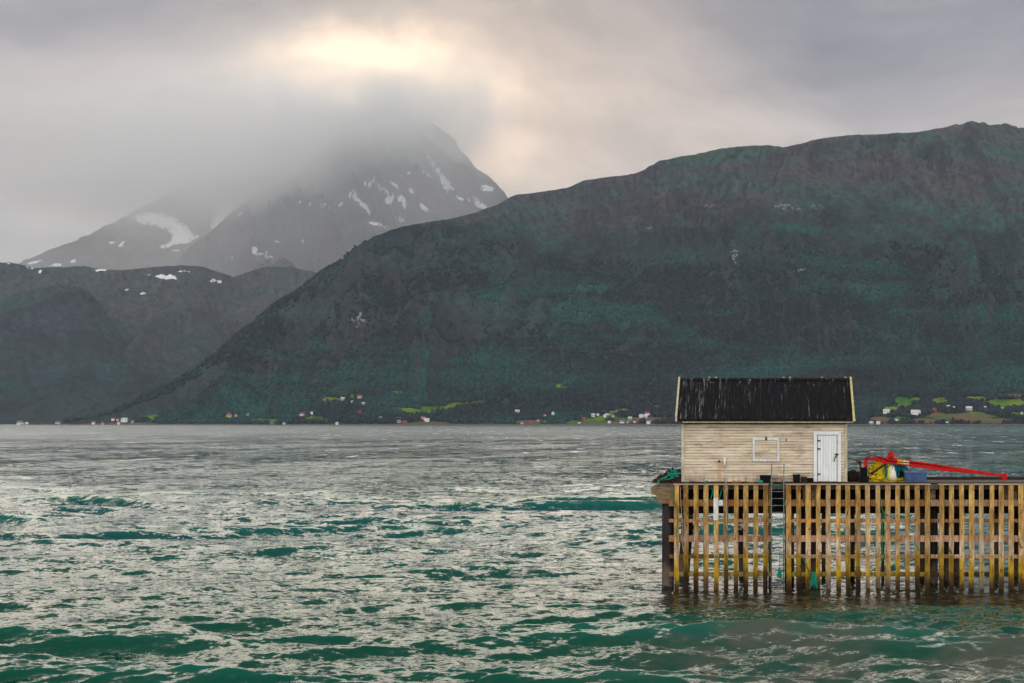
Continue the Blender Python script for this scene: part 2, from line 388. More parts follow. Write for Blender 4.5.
mA = hill_material('hillside_cover', [(.012, .019, .025), (.020, .044, .046), (.014, .088, .076)], [(.066, .062, .072), (.040, .080, .070), (.078, .066, .070)], (.036, .034, .046), 430, 620, fields=True, bumpd=5)
VA, dA, _ = terrain('hillside', crestA, [(-60, 2890), (110, 2850), (400, 2760), (700, 2700), (1024, 2650), (1400, 2600)], prA, 130, 20, 1340, 1150, 640, mA, seed=11, gully=1.4,
                    cliff=[(.60, .022, 26, 3), (.44, .03, 16, 8), (.85, .02, 10, 21)])
def pl(name, lst, Y):
    return [(ax(px, Y), az(py, Y), w_*Y/F*.5, h_*Y/F*.5, rot) for (px, py, w_, h_, rot) in lst]
def snowpts(d, lst):
    """each patch sits on the ground at its own place"""
    o = np.zeros_like(d['X'])
    A = PY0-(d['Z']-H)/d['Y']*F
    for (px, py, w_, h_, rot) in lst:
        c = int(np.clip(np.searchsorted(d['px'], px), 0, d['nc']-1)); col = A[:d['front'], c]
        i = int(np.argmin(np.abs(col-py))); q = (d['X'][i, c], d['Z'][i, c]); s = d['Y'][i, c]/F
        dx = d['X']-q[0]; dz = d['Z']-q[1]; cs, sn = math.cos(rot), math.sin(rot)
        e = ((dx*cs+dz*sn)/(w_*s*.5))**2+((-dx*sn+dz*cs)/(h_*s*.5))**2
        o = np.maximum(o, np.exp(-e*.7)*(d['T'] <= 1.0))
    return o
def gw(px, py): q = on_ground('hillside', px, py); return q
def gl(lst):
    o = []
    for (px, py, wpx, hpx) in lst:
        q = gw(px, py); s = q.y/F; o.append((q.x, q.z, wpx*s*.55, max(hpx, 1.6)*s*.66, 0))
    return o
fields = gl([(902, 402, 16, 7), (914, 400, 10, 4), (938, 402, 15, 6), (975, 399, 24, 3.5), (1008, 404, 50, 6), (1040, 403, 40, 6), (890, 409, 12, 3), (975, 415, 22, 4), (1018, 415, 12, 4), (900, 419, 16, 3),
             (622, 411, 14, 3), (606, 418, 20, 4), (592, 420, 18, 3), (575, 422.5, 18, 2.5), (612, 413, 10, 3), (330, 400, 14, 3), (352, 397, 8, 2.5), (395, 393, 10, 2.5), (396, 409, 10, 2.5), (405, 411, 22, 4),
             (418, 413, 18, 4), (440, 409, 26, 3), (460, 405, 22, 3), (562, 389, 16, 3), (558, 386, 8, 2), (300, 421, 30, 2.5), (268, 421, 26, 2), (153, 417.5, 12, 3), (310, 418, 12, 3), (395, 419, 14, 3), (503, 385, 10, 2), (656, 408, 9, 3), (536, 417, 12, 2.5), (255, 420, 20, 1.5)])
heath = gl([(960, 417, 60, 5), (985, 421, 60, 4), (925, 421, 30, 4), (940, 416, 20, 5), (880, 420, 24, 4), (640, 420, 50, 4), (600, 423, 60, 2.5), (530, 422, 36, 3), (298, 416, 22, 2.5), (310, 420, 30, 3),
            (430, 423, 40, 2), (1010, 396, 26, 3), (480, 403, 20, 3), (120, 424, 60, 1), (905, 407, 14, 2)])
grid_mesh('hillside', VA.reshape(-1, 3), dA['nr'], dA['nc'], mA,
          attrs={'slope': dA['slope'], 'field': blobs(dA, fields), 'heath': blobs(dA, heath), 'snow': snowpts(dA, [(786, 205.5, 26, 7, 0), (815, 205, 13, 9, 0), (709, 206, 9, 4, 0), (734, 254, 7, 20, .25), (800, 270, 30, 4, .1), (940, 143, 6, 3, 0), (430, 190, 12, 8, .3), (360, 320, 16, 12, .5), (645, 228, 14, 4, .2)])})

# --- the rounded shoulder and the plateau on the left
mB = hill_material('moorland_cover', [(.016, .022, .028), (.028, .044, .050), (.018, .062, .062)], [(.056, .055, .064), (.036, .060, .058), (.066, .060, .066)], (.05, .048, .068), 330, 560, snow=True, bumpd=9, tex=.8)
mB2 = hill_material('plateau_cover', [(.022, .032, .036), (.034, .050, .056), (.022, .064, .066)], [(.068, .066, .074), (.044, .072, .068), (.082, .074, .076)], (.06, .058, .075), 200, 420, snow=True, bumpd=9, tex=.8)
crestS = [(-300, 330, 4900), (-100, 318, 4950), (0, 302, 5000), (15, 294, 5000), (39, 288, 5000), (57, 284.5, 5000), (72, 285, 5000), (86, 289, 4990), (101, 304, 4970), (114, 325, 4950), (135, 356, 4850), (168, 383, 4700), (205, 402, 4500), (240, 418, 4300), (300, 424, 4200)]
prS = [(0, 0), (.04, .015), (.16, .09), (.35, .36), (.6, .70), (.8, .89), (.93, .975), (1, 1)]
VS, dS, _ = terrain('shoulder', crestS, [(-300, 3700), (300, 3700)], prS, 120, -300, 290, 640, 320, mB, seed=41)
grid_mesh('hill', VS.reshape(-1, 3), dS['nr'], dS['nc'], mB, attrs={'slope': dS['slope'], 'snow': dS['X']*0})
crestM = [(-400, 262, 6400), (-100, 258, 6400), (0, 262, 6400), (14, 263, 6400), (34, 268, 6400), (60, 267, 6450), (84, 266, 6450), (105, 269, 6400), (128, 270, 6400), (150, 267, 6350), (190, 265, 6300), (204, 267, 6300),
          (218, 272, 6320), (234, 277, 6350), (250, 271, 6600), (268, 266, 6700), (290, 267, 6700), (312, 271, 6700), (340, 280, 6700), (420, 290, 6700), (520, 300, 6700)]
VM, dM, _ = terrain('plateau', crestM, [(-400, 3900), (520, 3900)], [(0, 0), (.08, .03), (.25, .2), (.45, .5), (.62, .73), (.8, .88), (.93, .965), (1, 1)], 150, -380, 500, 900, 420, mB2, seed=77, gully=1.3)
sM = snowpts(dM, [(168, 277.5, 26, 5, -.12), (161, 276, 12, 4, 0), (181, 272, 5, 2.5, -.2), (111, 272.5, 12, 2.6, 0), (40, 271, 8, 3, -.3), (28, 268, 3, 2, 0), (234, 286, 3, 3, 0), (144, 293, 2, 3, .3), (222, 281, 3, 1.5, 0)])
grid_mesh('hill', VM.reshape(-1, 3), dM['nr'], dM['nc'], mB2, attrs={'slope': dM['slope'], 'snow': sM})

# --- the peak in the cloud
mP = hill_material('alpine_rock', [(.050, .070, .050), (.095, .115, .060), (.140, .125, .065)], [(.045, .038, .044), (.130, .110, .100), (.034, .030, .038)], (.075, .066, .07), 560, 1000, snow=True, bumpd=14, tex=.55)
crestP = [(-120, 300, 9200), (60, 300, 9200), (120, 290, 9200), (160, 275, 9100), (178, 258, 9050), (192, 246, 9000), (206, 235, 9000), (222, 222, 9000), (240, 205, 9000), (255, 196, 9000), (272, 188, 9000), (290, 178, 9000), (310, 160, 9000), (330, 142, 9000), (348, 122, 9000), (362, 112, 9000),
          (375, 108, 9000), (390, 110, 9000), (405, 113, 9000), (425, 120, 9020), (442, 130, 9040), (456, 141, 9060), (468, 153, 9080), (477, 165, 9100), (485, 170, 9120), (492, 177, 9150), (497, 184, 9150), (502, 190, 9160), (512, 203, 9200), (540, 226, 9200), (620, 260, 9200), (700, 300, 9200)]
VP, dP, _ = terrain('peak', crestP, [(-120, 6900), (700, 6900)], [(0, 0), (.2, .12), (.4, .27), (.6, .45), (.78, .66), (.9, .84), (1, 1)], 250, -100, 690, 900, 460, mP, seed=203, gully=1.6, skew=1.15, jag=1.0)
sP = snowpts(dP, [(350, 196, 3, 7, 0), (361, 204, 34, 3.4, -.72), (372, 213, 10, 3, -1.0), (355, 193, 9, 2, -.6), (382, 189, 16, 2.4, -.6), (389, 200, 6, 10, .1), (392, 195, 5, 6, 0), (404, 203, 5, 13, .35), (400, 197, 5, 7, .3), (423, 207, 13, 4.5, -.6), (441, 176, 46, 4.5, -.98), (446, 182, 16, 6, -.8), (430, 160, 26, 2.4, -1.0), (418, 146, 12, 2, -.9), (395, 186, 14, 2, -.7), (410, 190, 10, 2, -.8),
                  (486, 189, 12, 6, .05), (480, 204, 20, 6, -.75), (460, 199, 9, 3, -.6), (341, 205, 6, 5, .6), (322, 206, 10, 3, 0), (314, 206.5, 4, 3, 0), (306, 205, 4, 3, 0), (265, 254, 6, 7, 0), (269, 257, 10, 3, -.1), (277, 242, 4, 3, 0), (250, 240, 4, 2, 0), (232, 258, 4, 3, 0), (226, 260, 4, 2, 0), (303, 241, 3, 2, 0),
                  (375, 224, 18, 3, -.2), (355, 168, 5, 2, -.4), (383, 124, 14, 2.5, -.6), (373, 180, 3, 4, 0), (365, 183, 4, 5, 0), (428, 175, 8, 2, -.4), (296, 190, 3, 2, 0), (240, 214, 8, 3, .5), (410, 174, 5, 2, 0), (400, 219, 10, 3, -.5)])
grid_mesh('mountain', VP.reshape(-1, 3), dP['nr'], dP['nc'], mP, attrs={'slope': dP['slope'], 'snow': sP})
# --- the farthest mountain, with its glacier
crestF = [(-500, 240, 12500), (-250, 275, 12500), (-60, 285, 12500), (10, 266, 12500), (30, 258, 12500), (60, 246, 12500), (85, 236, 12500), (105, 225, 12500), (125, 216, 12500), (150, 200, 12500), (180, 188, 12500), (215, 178, 12500), (260, 176, 12500), (330, 200, 12500), (420, 240, 12500), (520, 290, 12500)]
VF, dF, _ = terrain('far_peak', crestF, [(-500, 10200), (520, 10200)], [(0, 0), (.2, .15), (.4, .33), (.6, .52), (.8, .75), (.92, .91), (1, 1)], 150, -480, 500, 600, 260, mP, seed=307, skew=-.6, jag=.8)
sF = snowpts(dF, [(150, 219, 44, 12, -.1), (165, 222, 34, 14, -.3), (178, 231, 30, 13, -.5), (184, 238, 26, 10, 0), (174, 243, 30, 6, .25), (222, 214, 12, 30, -.5), (112, 243, 6, 3, 0), (120, 244, 7, 6, -.5), (176, 252, 8, 2, 0), (34, 262, 14, 2.5, .3), (56, 264, 12, 3, 0), (72, 261, 6, 3, 0)])
grid_mesh('mountain', VF.reshape(-1, 3), dF['nr'], dF['nc'], mP, attrs={'slope': dF['slope'], 'snow': sF})

L_ = [
 (3, 423.6, 3, 'red', 'rdark', 'small dark red house at the left edge of the photo'), (12, 422.8, 6, 'white', 'rgrey', 'long white house second from the left edge', 1), (22, 419.8, 3.4, 'white', 'rgrey', 'small white house standing above its neighbours at far left'),
 (26.5, 423.6, 3.2, 'white', 'rwhite', 'small white house just below the raised one at far left'), (32, 421.6, 2.4, 'red', 'rdark', 'tiny red barn right of the far left cluster'), (57, 422.6, 5.4, 'white', 'rgrey', 'white house standing alone between two clusters on the left shore'),
 (77, 419.8, 4.4, 'white', 'rwhite', 'bright white house a little above the left shore'), (92.5, 423.8, 3.4, 'white', 'rred', 'tiny white boat shed at the water with a red roof'), (112.5, 420.2, 3.4, 'white', 'rred', 'small white house with red roof, left end of the cluster on the point'),
 (117.5, 420.6, 2.6, 'pink', 'rred', 'small pale pink house between a red roofed and a long white one'), (124.5, 421.4, 7, 'white', 'rwhite', 'long white house on the point at left', 1), (118.5, 423.8, 3, 'white', 'rgrey', 'tiny white boat shed below the long white house on the point'), (131.5, 422.4, 3, 'grey', 'rgrey', 'small grey house right of the long white house on the point'),
 (102.5, 424, 2.6, 'pink', 'rred', 'tiny pink boat shed left of the cluster on the point'),
 (228.5, 416.8, 5.4, 'yellow', 'rred', 'yellow ochre house on the slope above the left fields', 2), (235.8, 415.8, 2.6, 'pink', 'rgrey', 'small pale house just right of the yellow ochre one'), (246.5, 414.6, 2.8, 'grey', 'rgrey', 'small grey house higher than the yellow ochre one'),
 (302, 415.2, 6, 'white', 'rred', 'white house with red roof on top of the brown field'), (311.6, 413.8, 2.4, 'white', 'rwhite', 'tiny white house right of the brown field top'), (283.4, 424, 3.2, 'white', 'rgrey', 'low white boat shed on the shore under the brown field'), (337, 424, 4.2, 'white', 'rwhite', 'white gabled boat shed alone at the waterline', 3),
 (342.5, 399.8, 4.6, 'grey', 'rwhite', 'grey house high on the wooded slope'), (359.5, 397.8, 5.5, 'pink', 'rred', 'pale house with red roof, highest on the wooded slope'), (351, 402.4, 2.4, 'white', 'rwhite', 'tiny white hut among trees below the highest house'), (362.4, 404.2, 3.4, 'grey', 'rwhite', 'small grey hut in the trees below the red roofed high house'),
 (360, 413, 3.6, 'red', 'rred', 'small red house alone in the trees halfway down the slope'), (380.4, 418.4, 3.6, 'grey', 'rgrey', 'small grey house left of the middle fields'), (404.8, 423.4, 5.4, 'red', 'rred', 'red boat shed at the water left of the big white house'), (399, 422.2, 4.4, 'grey', 'rgrey', 'grey boat shed touching the red one at the water'),
 (422.6, 418.4, 5, 'pink', 'rred', 'pale house with red roof just behind the big white one'), (426.4, 421, 6.2, 'white', 'rwhite', 'big plain white house in the middle of the far shore'), (271, 424.2, 2.6, 'grey', 'rgrey', 'small grey boat shed on the shore below the left road'),
 (516.6, 412.4, 5.4, 'grey', 'rwhite', 'grey house alone on the slope in the middle of the far shore'), (553, 413.8, 4, 'white', 'rwhite', 'white gabled house among trees left of the village', 3), (544, 415.8, 3, 'pink', 'rred', 'tiny pinkish house left of the white gabled one'), (530.6, 423.4, 5, 'red', 'rred', 'low red boat shed on the shore left of the village'), (522, 423.9, 3, 'pink', 'rgrey', 'low pale boat shed left of the low red one'),
 (538, 421, 3, 'pink', 'rred', 'tiny pink hut above the low red boat shed'), (579, 423, 3.6, 'white', 'rdark', 'small white boat shed with dark roof at the left end of the village'), (583.4, 419.4, 5, 'red', 'rred', 'red roofed barn on the field at the left end of the village'), (592.4, 416.8, 4.4, 'pink', 'rwhite', 'pale pink house at the top left of the village', 2), (597.8, 415.4, 2.6, 'white', 'rwhite', 'tiny white house between the pale pink and the red white one'),
 (607, 416.2, 5, 'red', 'rwhite', 'red house with pale roof in the middle of the village', 1), (604.6, 417, 3, 'white', 'rwhite', 'white wing house left of the red one with pale roof'), (612.2, 416.6, 3.6, 'white', 'rgrey', 'white house right of the red one with pale roof'), (608.4, 422.8, 3, 'white', 'rwhite', 'tiny white boat shed on the village shore'), (621, 422.8, 5.6, 'white', 'rgrey', 'long white boat shed on the village shore'),
 (629.4, 419.2, 4.4, 'grey', 'rwhite', 'grey house above the long white boat shed'), (627, 422.8, 2.6, 'pink', 'rgrey', 'tiny pale boat shed right of the long white one'), (634, 423.4, 2.6, 'red', 'rwhite', 'tiny red boat shed on the village shore'), (641.4, 416.8, 5.6, 'white', 'rwhite', 'white house in the right cluster of the village', 1), (647.2, 414.6, 6, 'white', 'rred', 'white house with red roof in the right cluster, the topmost'),
 (645, 417.6, 3.6, 'grey', 'rwhite', 'grey house at the foot of the right cluster'), (647.8, 423.6, 4.6, 'white', 'rwhite', 'white boat shed on the shore below the right cluster'),
 (871, 423.8, 4.6, 'grey', 'rwhite', 'low grey boat shed just right of the hut roof'), (877.8, 423.8, 4.4, 'white', 'rwhite', 'low white boat shed second from the hut roof'), (884, 423.4, 3.6, 'red', 'rdark', 'dark red boat shed third from the hut roof'), (886, 413.2, 7.5, 'white', 'rwhite', 'white house nearest the hut on the right shore', 1), (896.2, 420.4, 3.2, 'white', 'rgrey', 'tiny white hut on the green field below two white houses'),
 (914.5, 413.8, 10, 'white', 'rwhite', 'long low white farmhouse on the right shore'), (918.4, 413.2, 3.8, 'white', 'rwhite', 'tall white gabled house against the long farmhouse', 4), (933.8, 410.6, 4.4, 'red', 'rred', 'red barn between the bright green fields'), (946.5, 422.4, 3.4, 'white', 'rdark', 'white boat shed alone at the water on the right shore'), (968.6, 410, 7.5, 'grey', 'rwhite', 'big pale grey farmhouse below the middle green field', 1),
 (984.4, 408.2, 2.8, 'grey', 'rwhite', 'small grey house right of the big pale grey farmhouse'), (1002, 408.8, 2.6, 'white', 'rwhite', 'small white gabled house under the rightmost green field', 3), (1021, 413.8, 3, 'white', 'rgrey', 'tiny white hut at the right edge of the photo'), (948, 407.2, 3.4, 'grey', 'rwhite', 'small grey house in the trees above the red barn'), (953, 408.2, 2, 'pink', 'rwhite', 'tiny pale hut in the trees beside the small grey house')]
clear = []
for e in L_:
    q = on_ground('hillside', e[0], e[1]+1.3); s = q.y/F; clear.append((q.x, q.z, max(e[2], 3)*s*.62+3, 4.5, 0))
# ------------------------------------------------------------------ forest on the slopes (uncountable)
def ico():
    p = (1+5**.5)/2; v = np.array([(-1, p, 0), (1, p, 0), (-1, -p, 0), (1, -p, 0), (0, -1, p), (0, 1, p), (0, -1, -p), (0, 1, -p), (p, 0, -1), (p, 0, 1), (-p, 0, -1), (-p, 0, 1)], float)
    v /= np.linalg.norm(v[0])
    f = np.array([(0, 11, 5), (0, 5, 1), (0, 1, 7), (0, 7, 10), (0, 10, 11), (1, 5, 9), (5, 11, 4), (11, 10, 2), (10, 7, 6), (7, 1, 8), (3, 9, 4), (3, 4, 2), (3, 2, 6), (3, 6, 8), (3, 8, 9), (4, 9, 5), (2, 4, 11), (6, 2, 10), (8, 6, 7), (9, 8, 1)])
    return v, f
def forest(d, N, zmax, name, colset, fieldlist, seed, smin=1.8, smax=3.7):
    r = np.random.default_rng(seed); n = d['front']; nc = d['nc']
    X, Y, Z, S = (d[k][:n] for k in ('X', 'Y', 'Z', 'slope'))
    F_ = blobs({'X': X, 'Z': Z}, fieldlist)+.16*fbm(X/14, Y/14, 3, 99) if fieldlist else X*0
    dens = np.clip((zmax+110*fbm(X/260, Y/260, 4, seed)-Z)/140, 0, 1)*(Z > 2.5)*(F_ < .40)*np.clip((1.6-S)/.4, 0, 1)
    dens *= np.clip(.75+1.3*fbm(X/60, Y/60, 3, seed+9), .05, 1)
    px_ = PX0+X/Y*F; dens *= (px_ > -60)*(px_ < 1130)
    ar = np.gradient(X, axis=1)*np.gradient(Y, axis=0)*np.sqrt(1+S**2)
    pr = (dens*np.clip(ar, 0, 100)).ravel(); cdf = np.cumsum(pr); cdf /= cdf[-1]
    idx = np.searchsorted(cdf, r.random(N)); i = np.minimum(idx//nc, n-2); c = np.minimum(idx % nc, nc-2); a = r.random(N); b = r.random(N)
    def bl(A): return (A[i, c]*(1-a)+A[i, c+1]*a)*(1-b)+(A[i+1, c]*(1-a)+A[i+1, c+1]*a)*b
    P = np.stack([bl(X), bl(Y), bl(Z)], -1)
    V0, F0 = ico()
    s = smin+(smax-smin)*r.random(N)**1.6; hh = s*(.9+.7*r.random(N))
    ang = r.random(N)*6.283; ca, sa = np.cos(ang), np.sin(ang)
    jit = 1+.28*(r.random((N, 12))-.5)*2
    vx = V0[None, :, 0]*jit*s[:, None]; vy = V0[None, :, 1]*jit*s[:, None]; vz = V0[None, :, 2]*jit*hh[:, None]
    VV = np.stack([vx*ca[:, None]-vy*sa[:, None]+P[:, 0:1], vx*sa[:, None]+vy*ca[:, None]+P[:, 1:2], vz+P[:, 2:3]+hh[:, None]*.72], -1).reshape(-1, 3)
    T = (F0[None]+12*np.arange(N)[:, None, None]).reshape(-1, 3).astype(np.int32)
    me = bpy.data.meshes.new(name); me.vertices.add(len(VV)); me.vertices.foreach_set('co', VV.astype(np.float32).ravel())
    me.loops.add(T.size); me.loops.foreach_set('vertex_index', T.ravel()); me.polygons.add(len(T))
    me.polygons.foreach_set('loop_start', np.arange(0, T.size, 3, dtype=np.int32)); me.polygons.foreach_set('loop_total', np.full(len(T), 3, np.int32))
    me.update(calc_edges=True)
    at_ = me.attributes.new('shade', 'FLOAT', 'POINT'); at_.data.foreach_set('value', np.repeat(r.random(N), 12).astype(np.float32))
    m, t, p = mat(name+'_leaves', .95, 0, .05)
    P_ = t.pos(); sh = t.attr('shade')
    nb = t.m('ADD', t.m('MULTIPLY', t.noise(P_, .004, 5, .62), .4), t.m('MULTIPLY', t.noise(t.vm('ADD', t.scale(P_, (.0022, .0016, .016)), t.vm('MULTIPLY', t.noise(P_, .003, 3, .5, col=True), (1.2, 1.2, 1.2))), 1, 6, .62), .6))
    c = t.mix(t.rng(nb, .45, .60), colset[0], colset[1]); c = t.mix(1, c, t.mix(sh, (.45, .45, .45), (1.65, 1.65, 1.65)), 'MULTIPLY'); c = t.mix(t.m('MULTIPLY', t.rng(sh, .8, 1), .6), c, colset[2]); c = t.mix(t.m('MULTIPLY', t.rng(sh, .12, 0), .8), c, colset[3])
    t.set(p.inputs['Base Color'], c)
    me.materials.append(m); o = bpy.data.objects.new(name, me); COL.objects.link(o)
    return o
o = forest(dA, 160000, 430, 'forest', [(.012, .018, .025), (.014, .064, .060), (.022, .066, .052), (.042, .040, .034)], fields+heath+clear, 5)
tag(o, 'dense dark green birch forest covering the slope across the fjord', 'forest', kind='stuff')

# ------------------------------------------------------------------ haze (air) and the cloud round the peak
def volume_box(name, x0, x1, y0, y1, z0, z1, m, label, cat):
    o = MB().box(x0, x1, y0, y1, z0, z1).build(name, m); o.visible_shadow = True
    return tag(o, label, cat, kind='stuff')
hm = bpy.data.materials.new('haze_air'); hm.use_nodes = True; nt = hm.node_tree; nt.nodes.remove(nt.nodes['Principled BSDF'])
pv = nt.nodes.new('ShaderNodeVolumePrincipled'); pv.inputs['Color'].default_value = (.80, .88, 1.0, 1); pv.inputs['Density'].default_value = 2.7e-5; pv.inputs['Anisotropy'].default_value = 0
nt.links.new(pv.outputs[0], nt.nodes['Material Output'].inputs['Volume'])
volume_box('haze', -16000, 16000, -500, 15500, -12, 2700, hm, 'thin grey haze in the air over the fjord', 'haze')
cm = bpy.data.materials.new('cloud_vapour'); cm.use_nodes = True; nt = cm.node_tree; nt.nodes.remove(nt.nodes['Principled BSDF'])
t = NT(nt); pv = nt.nodes.new('ShaderNodeVolumePrincipled'); pv.inputs['Color'].default_value = (1, 1, 1, 1); pv.inputs['Anisotropy'].default_value = .3
nt.links.new(pv.outputs[0], nt.nodes['Material Output'].inputs['Volume'])
P = t.pos()
wv = t.vm('MULTIPLY', t.vm('SUBTRACT', t.noise(P, .0011, 3, .55, col=True), (.5, .5, .5)), (900, 900, 760)); Q = t.vm('ADD', P, wv)
x, _, z = t.sep(Q); y = t.sep(P)[1]; nn = t.noise(P, .0026, 5, .62)
# underside of the cloud: low over the western shoulder, lifting off the summit and its eastern edge
base = t.m('ADD', t.rng(x, -3150, -2350, 1220, 1530, smooth=False), t.rng(x, -2350, -1500, 0, 250, smooth=False))
dn = t.m('MULTIPLY', t.rng(t.m('SUBTRACT', z, base), -60, 230), t.rng(nn, .32, .60, .12, 1.0))
dn = t.m('MULTIPLY', dn, t.rng(z, 2080, 1800))
dn = t.m('MULTIPLY', dn, t.m('MULTIPLY', t.rng(x, -5200, -3600), t.rng(x, -1300, -1900)))
dn = t.m('ADD', t.m('MULTIPLY', dn, .0023), t.m('MULTIPLY', t.rng(z, 2300, 1900, 0, .0008), t.rng(x, -3900, -3000, .3, 1)))
dn = t.m('MULTIPLY', dn, t.m('MULTIPLY', t.rng(y, 7500, 8150), t.rng(y, 9700, 9000)))
dn = t.m('MULTIPLY', dn, t.rng(x, -1300, -1900))
def puff(cx, cz, r, d_):
    cv = t.node('ShaderNodeCombineXYZ'); t.set(cv.inputs[0], t.m('SUBTRACT', x, cx)); t.set(cv.inputs[1], t.m('MULTIPLY', t.m('SUBTRACT', z, cz), 1.25))
    return t.m('MULTIPLY', t.rng(t.vm('LENGTH', cv.outputs[0]), r*.35, r, d_, 0), t.m('MULTIPLY', t.rng(nn, .34, .60, .15, 1.0), t.m('MULTIPLY', t.rng(y, 7700, 8200), t.rng(y, 9500, 8900))))
for a_ in ((-2330, 1830, 370, .0021), (-2720, 1590, 390, .0020), (-3060, 1400, 360, .0018), (-1950, 1900, 300, .0016)): dn = t.m('ADD', dn, puff(*a_))
t.set(pv.inputs['Density'], dn)
CLOUD = volume_box('cloud', -8500, -1200, 7000, 10300, -8, 2690, cm, 'pale ragged cloud wrapped round the summit of the snowy peak', 'cloud')


# ------------------------------------------------------------------ timber, steel and rope surfaces
def tidal_wood(name, top, midc, alg, low, dark=1.0):
    """vertical fender timber: sun-bleached above, algae in the splash zone, fouled below"""
    m, t, p = mat(name, .85, 0, .2)
    P = t.pos(); x, y, z = t.sep(P); ob = t.node('ShaderNodeObjectInfo').outputs['Random']
    g = t.noise(t.scale(P, (9, 9, .9)), 3.0, 6, .65); sp = t.noise(P, 3.2, 5, .7); sm = t.noise(P, .8, 3, .5)
    Q = t.vm('ADD', P, (0, 0, 0))
    zz = t.m('ADD', z, t.m('ADD', t.m('MULTIPLY', t.m('SUBTRACT', sp, .5), .9), t.m('MULTIPLY', t.m('SUBTRACT', ob, .5), .5)))
    c = t.mix(t.rng(zz, 1.95, 2.75), midc, top)
    c = t.mix(t.m('MULTIPLY', t.rng(t.noise(t.scale(P, (1, 1, .25)), 2.1, 4, .6), .45, .66), .7), c, tuple(v*w for v, w in zip(top, (.75, .62, .45))))
    c = t.mix(t.rng(zz, 1.85, 1.25), c, alg)
    c = t.mix(t.rng(zz, 1.15, .35), c, low)
    c = t.mix(t.rng(zz, .5, .0), c, tuple(v*.4 for v in low))
    c = t.mix(1, c, t.mix(t.rng(g, .25, .7), (.45, .42, .40), (1.25, 1.25, 1.25)), 'MULTIPLY')
    c = t.mix(1, c, t.mix(ob, (.62, .58, .52), (1.2, 1.2, 1.2)), 'MULTIPLY'); ob2 = t.m('FRACT', t.m('MULTIPLY', ob, 7.31)); c = t.mix(t.m('MULTIPLY', t.rng(ob2, .6, 1), .35), c, (.38, .34, .29))
    c = t.mix(t.rng(t.noise(t.scale(P, (1, 1, .45)), 8, 5, .65), .60, .70), c, (.035, .024, .015))
    c = t.mix(1, c, t.mix(t.rng(t.noise(t.scale(P, (1.6, 1, .5)), 2.6, 5, .65), .32, .68), (.62, .56, .50), (1.2, 1.2, 1.2)), 'MULTIPLY')
    t.set(p.inputs['Base Color'], c); t.set(p.inputs['Normal'], t.bump(g, .6, .03))
    return m
M['picket'] = tidal_wood('fender_timber', (.53, .345, .115), (.60, .46, .32), (.44, .28, .02), (.075, .042, .012))
M['rail'] = tidal_wood('rail_timber', (.42, .22, .085), (.60, .40, .29), (.26, .18, .02), (.05, .025, .015))
M['post'] = tidal_wood('post_timber', (.19, .12, .045), (.14, .085, .05), (.10, .07, .01), (.03, .018, .01))
m, t, p = mat('tarred_pile', .7, 0, .3)
P = t.pos(); x, y, z = t.sep(P); n = t.noise(t.scale(P, (4, 4, .6)), 2, 6, .65); n2 = t.noise(P, 5, 5, .7)
zz = t.m('ADD', z, t.m('MULTIPLY', t.m('SUBTRACT', n2, .5), 1.3))
c = t.mix(n, (.010, .006, .008), (.035, .020, .022)); c = t.mix(t.rng(zz, 1.25, .8), c, t.mix(n2, (.035, .02, .018), (.20, .145, .12)))
c = t.mix(t.rng(zz, .4, .1), c, (.012, .012, .008)); t.set(p.inputs['Base Color'], c); t.set(p.inputs['Normal'], t.bump(n2, .7, .04)); M['pile'] = m
M['cap'] = simple('crosshead_timber', (.27, .185, .095), (.12, .08, .04), 3, .9, stretch=(1, 1, 5))
M['beam'] = simple('creosoted_beam', (.020, .016, .013), (.006, .005, .005), 2, .9, spec=.1)
M['deckwood'] = simple('deck_planks', (.13, .125, .115), (.07, .06, .05), 2.5, .9, stretch=(5, 1, 1))
M['toprail'] = simple('top_board', (.48, .34, .22), (.28, .19, .11), 3, .85, stretch=(1, 5, 5))
M['redbeam'] = simple('rusty_kerb', (.040, .015, .012), (.014, .008, .008), 4, .8)
M['galv'] = simple('galvanised_steel', (.20, .29, .29), (.07, .12, .11), 8, .5, .3, .5)
M['dksteel'] = simple('dark_steel', (.035, .035, .035), (.012, .010, .008), 6, .5, .4)
M['black'] = simple('black_plastic', (.006, .006, .007), (.003, .003, .004), 6, .6, spec=.1)
M['red'] = simple('red_crane_paint', (.56, .006, .004), (.36, .006, .004), 3.5, .5, spec=.15, bump=.08)
M['teal'] = simple('turquoise_rope', (.0, .36, .24), (.0, .18, .13), 22, .75, bump=.6)
M['green'] = simple('green_rope', (.02, .24, .07), (.01, .10, .03), 22, .75, bump=.6)
M['pale'] = simple('weathered_rope', (.48, .42, .33), (.26, .21, .16), 22, .85, bump=.6)
M['yellow'] = simple('yellow_netting', (.62, .46, .01), (.22, .16, .01), 7, .8, bump=.9)
M['white'] = simple('white_paint', (.74, .76, .78), (.52, .54, .55), 5, .55, spec=.4, stretch=(3, 3, .6))
M['orange'] = simple('orange_rope', (.60, .06, .02), (.50, .22, .04), 9, .8, bump=.6)
M['blue'] = simple('blue_plastic', (.045, .10, .24), (.028, .065, .15), 3, .5, spec=.4)
M['rust'] = simple('rust', (.15, .05, .02), (.05, .02, .012), 9, .9)

def span(px0, px1, Y): return ax(px0, Y), ax(px1, Y)
def zr(py0, py1, Y): return az(py1, Y), az(py0, Y)

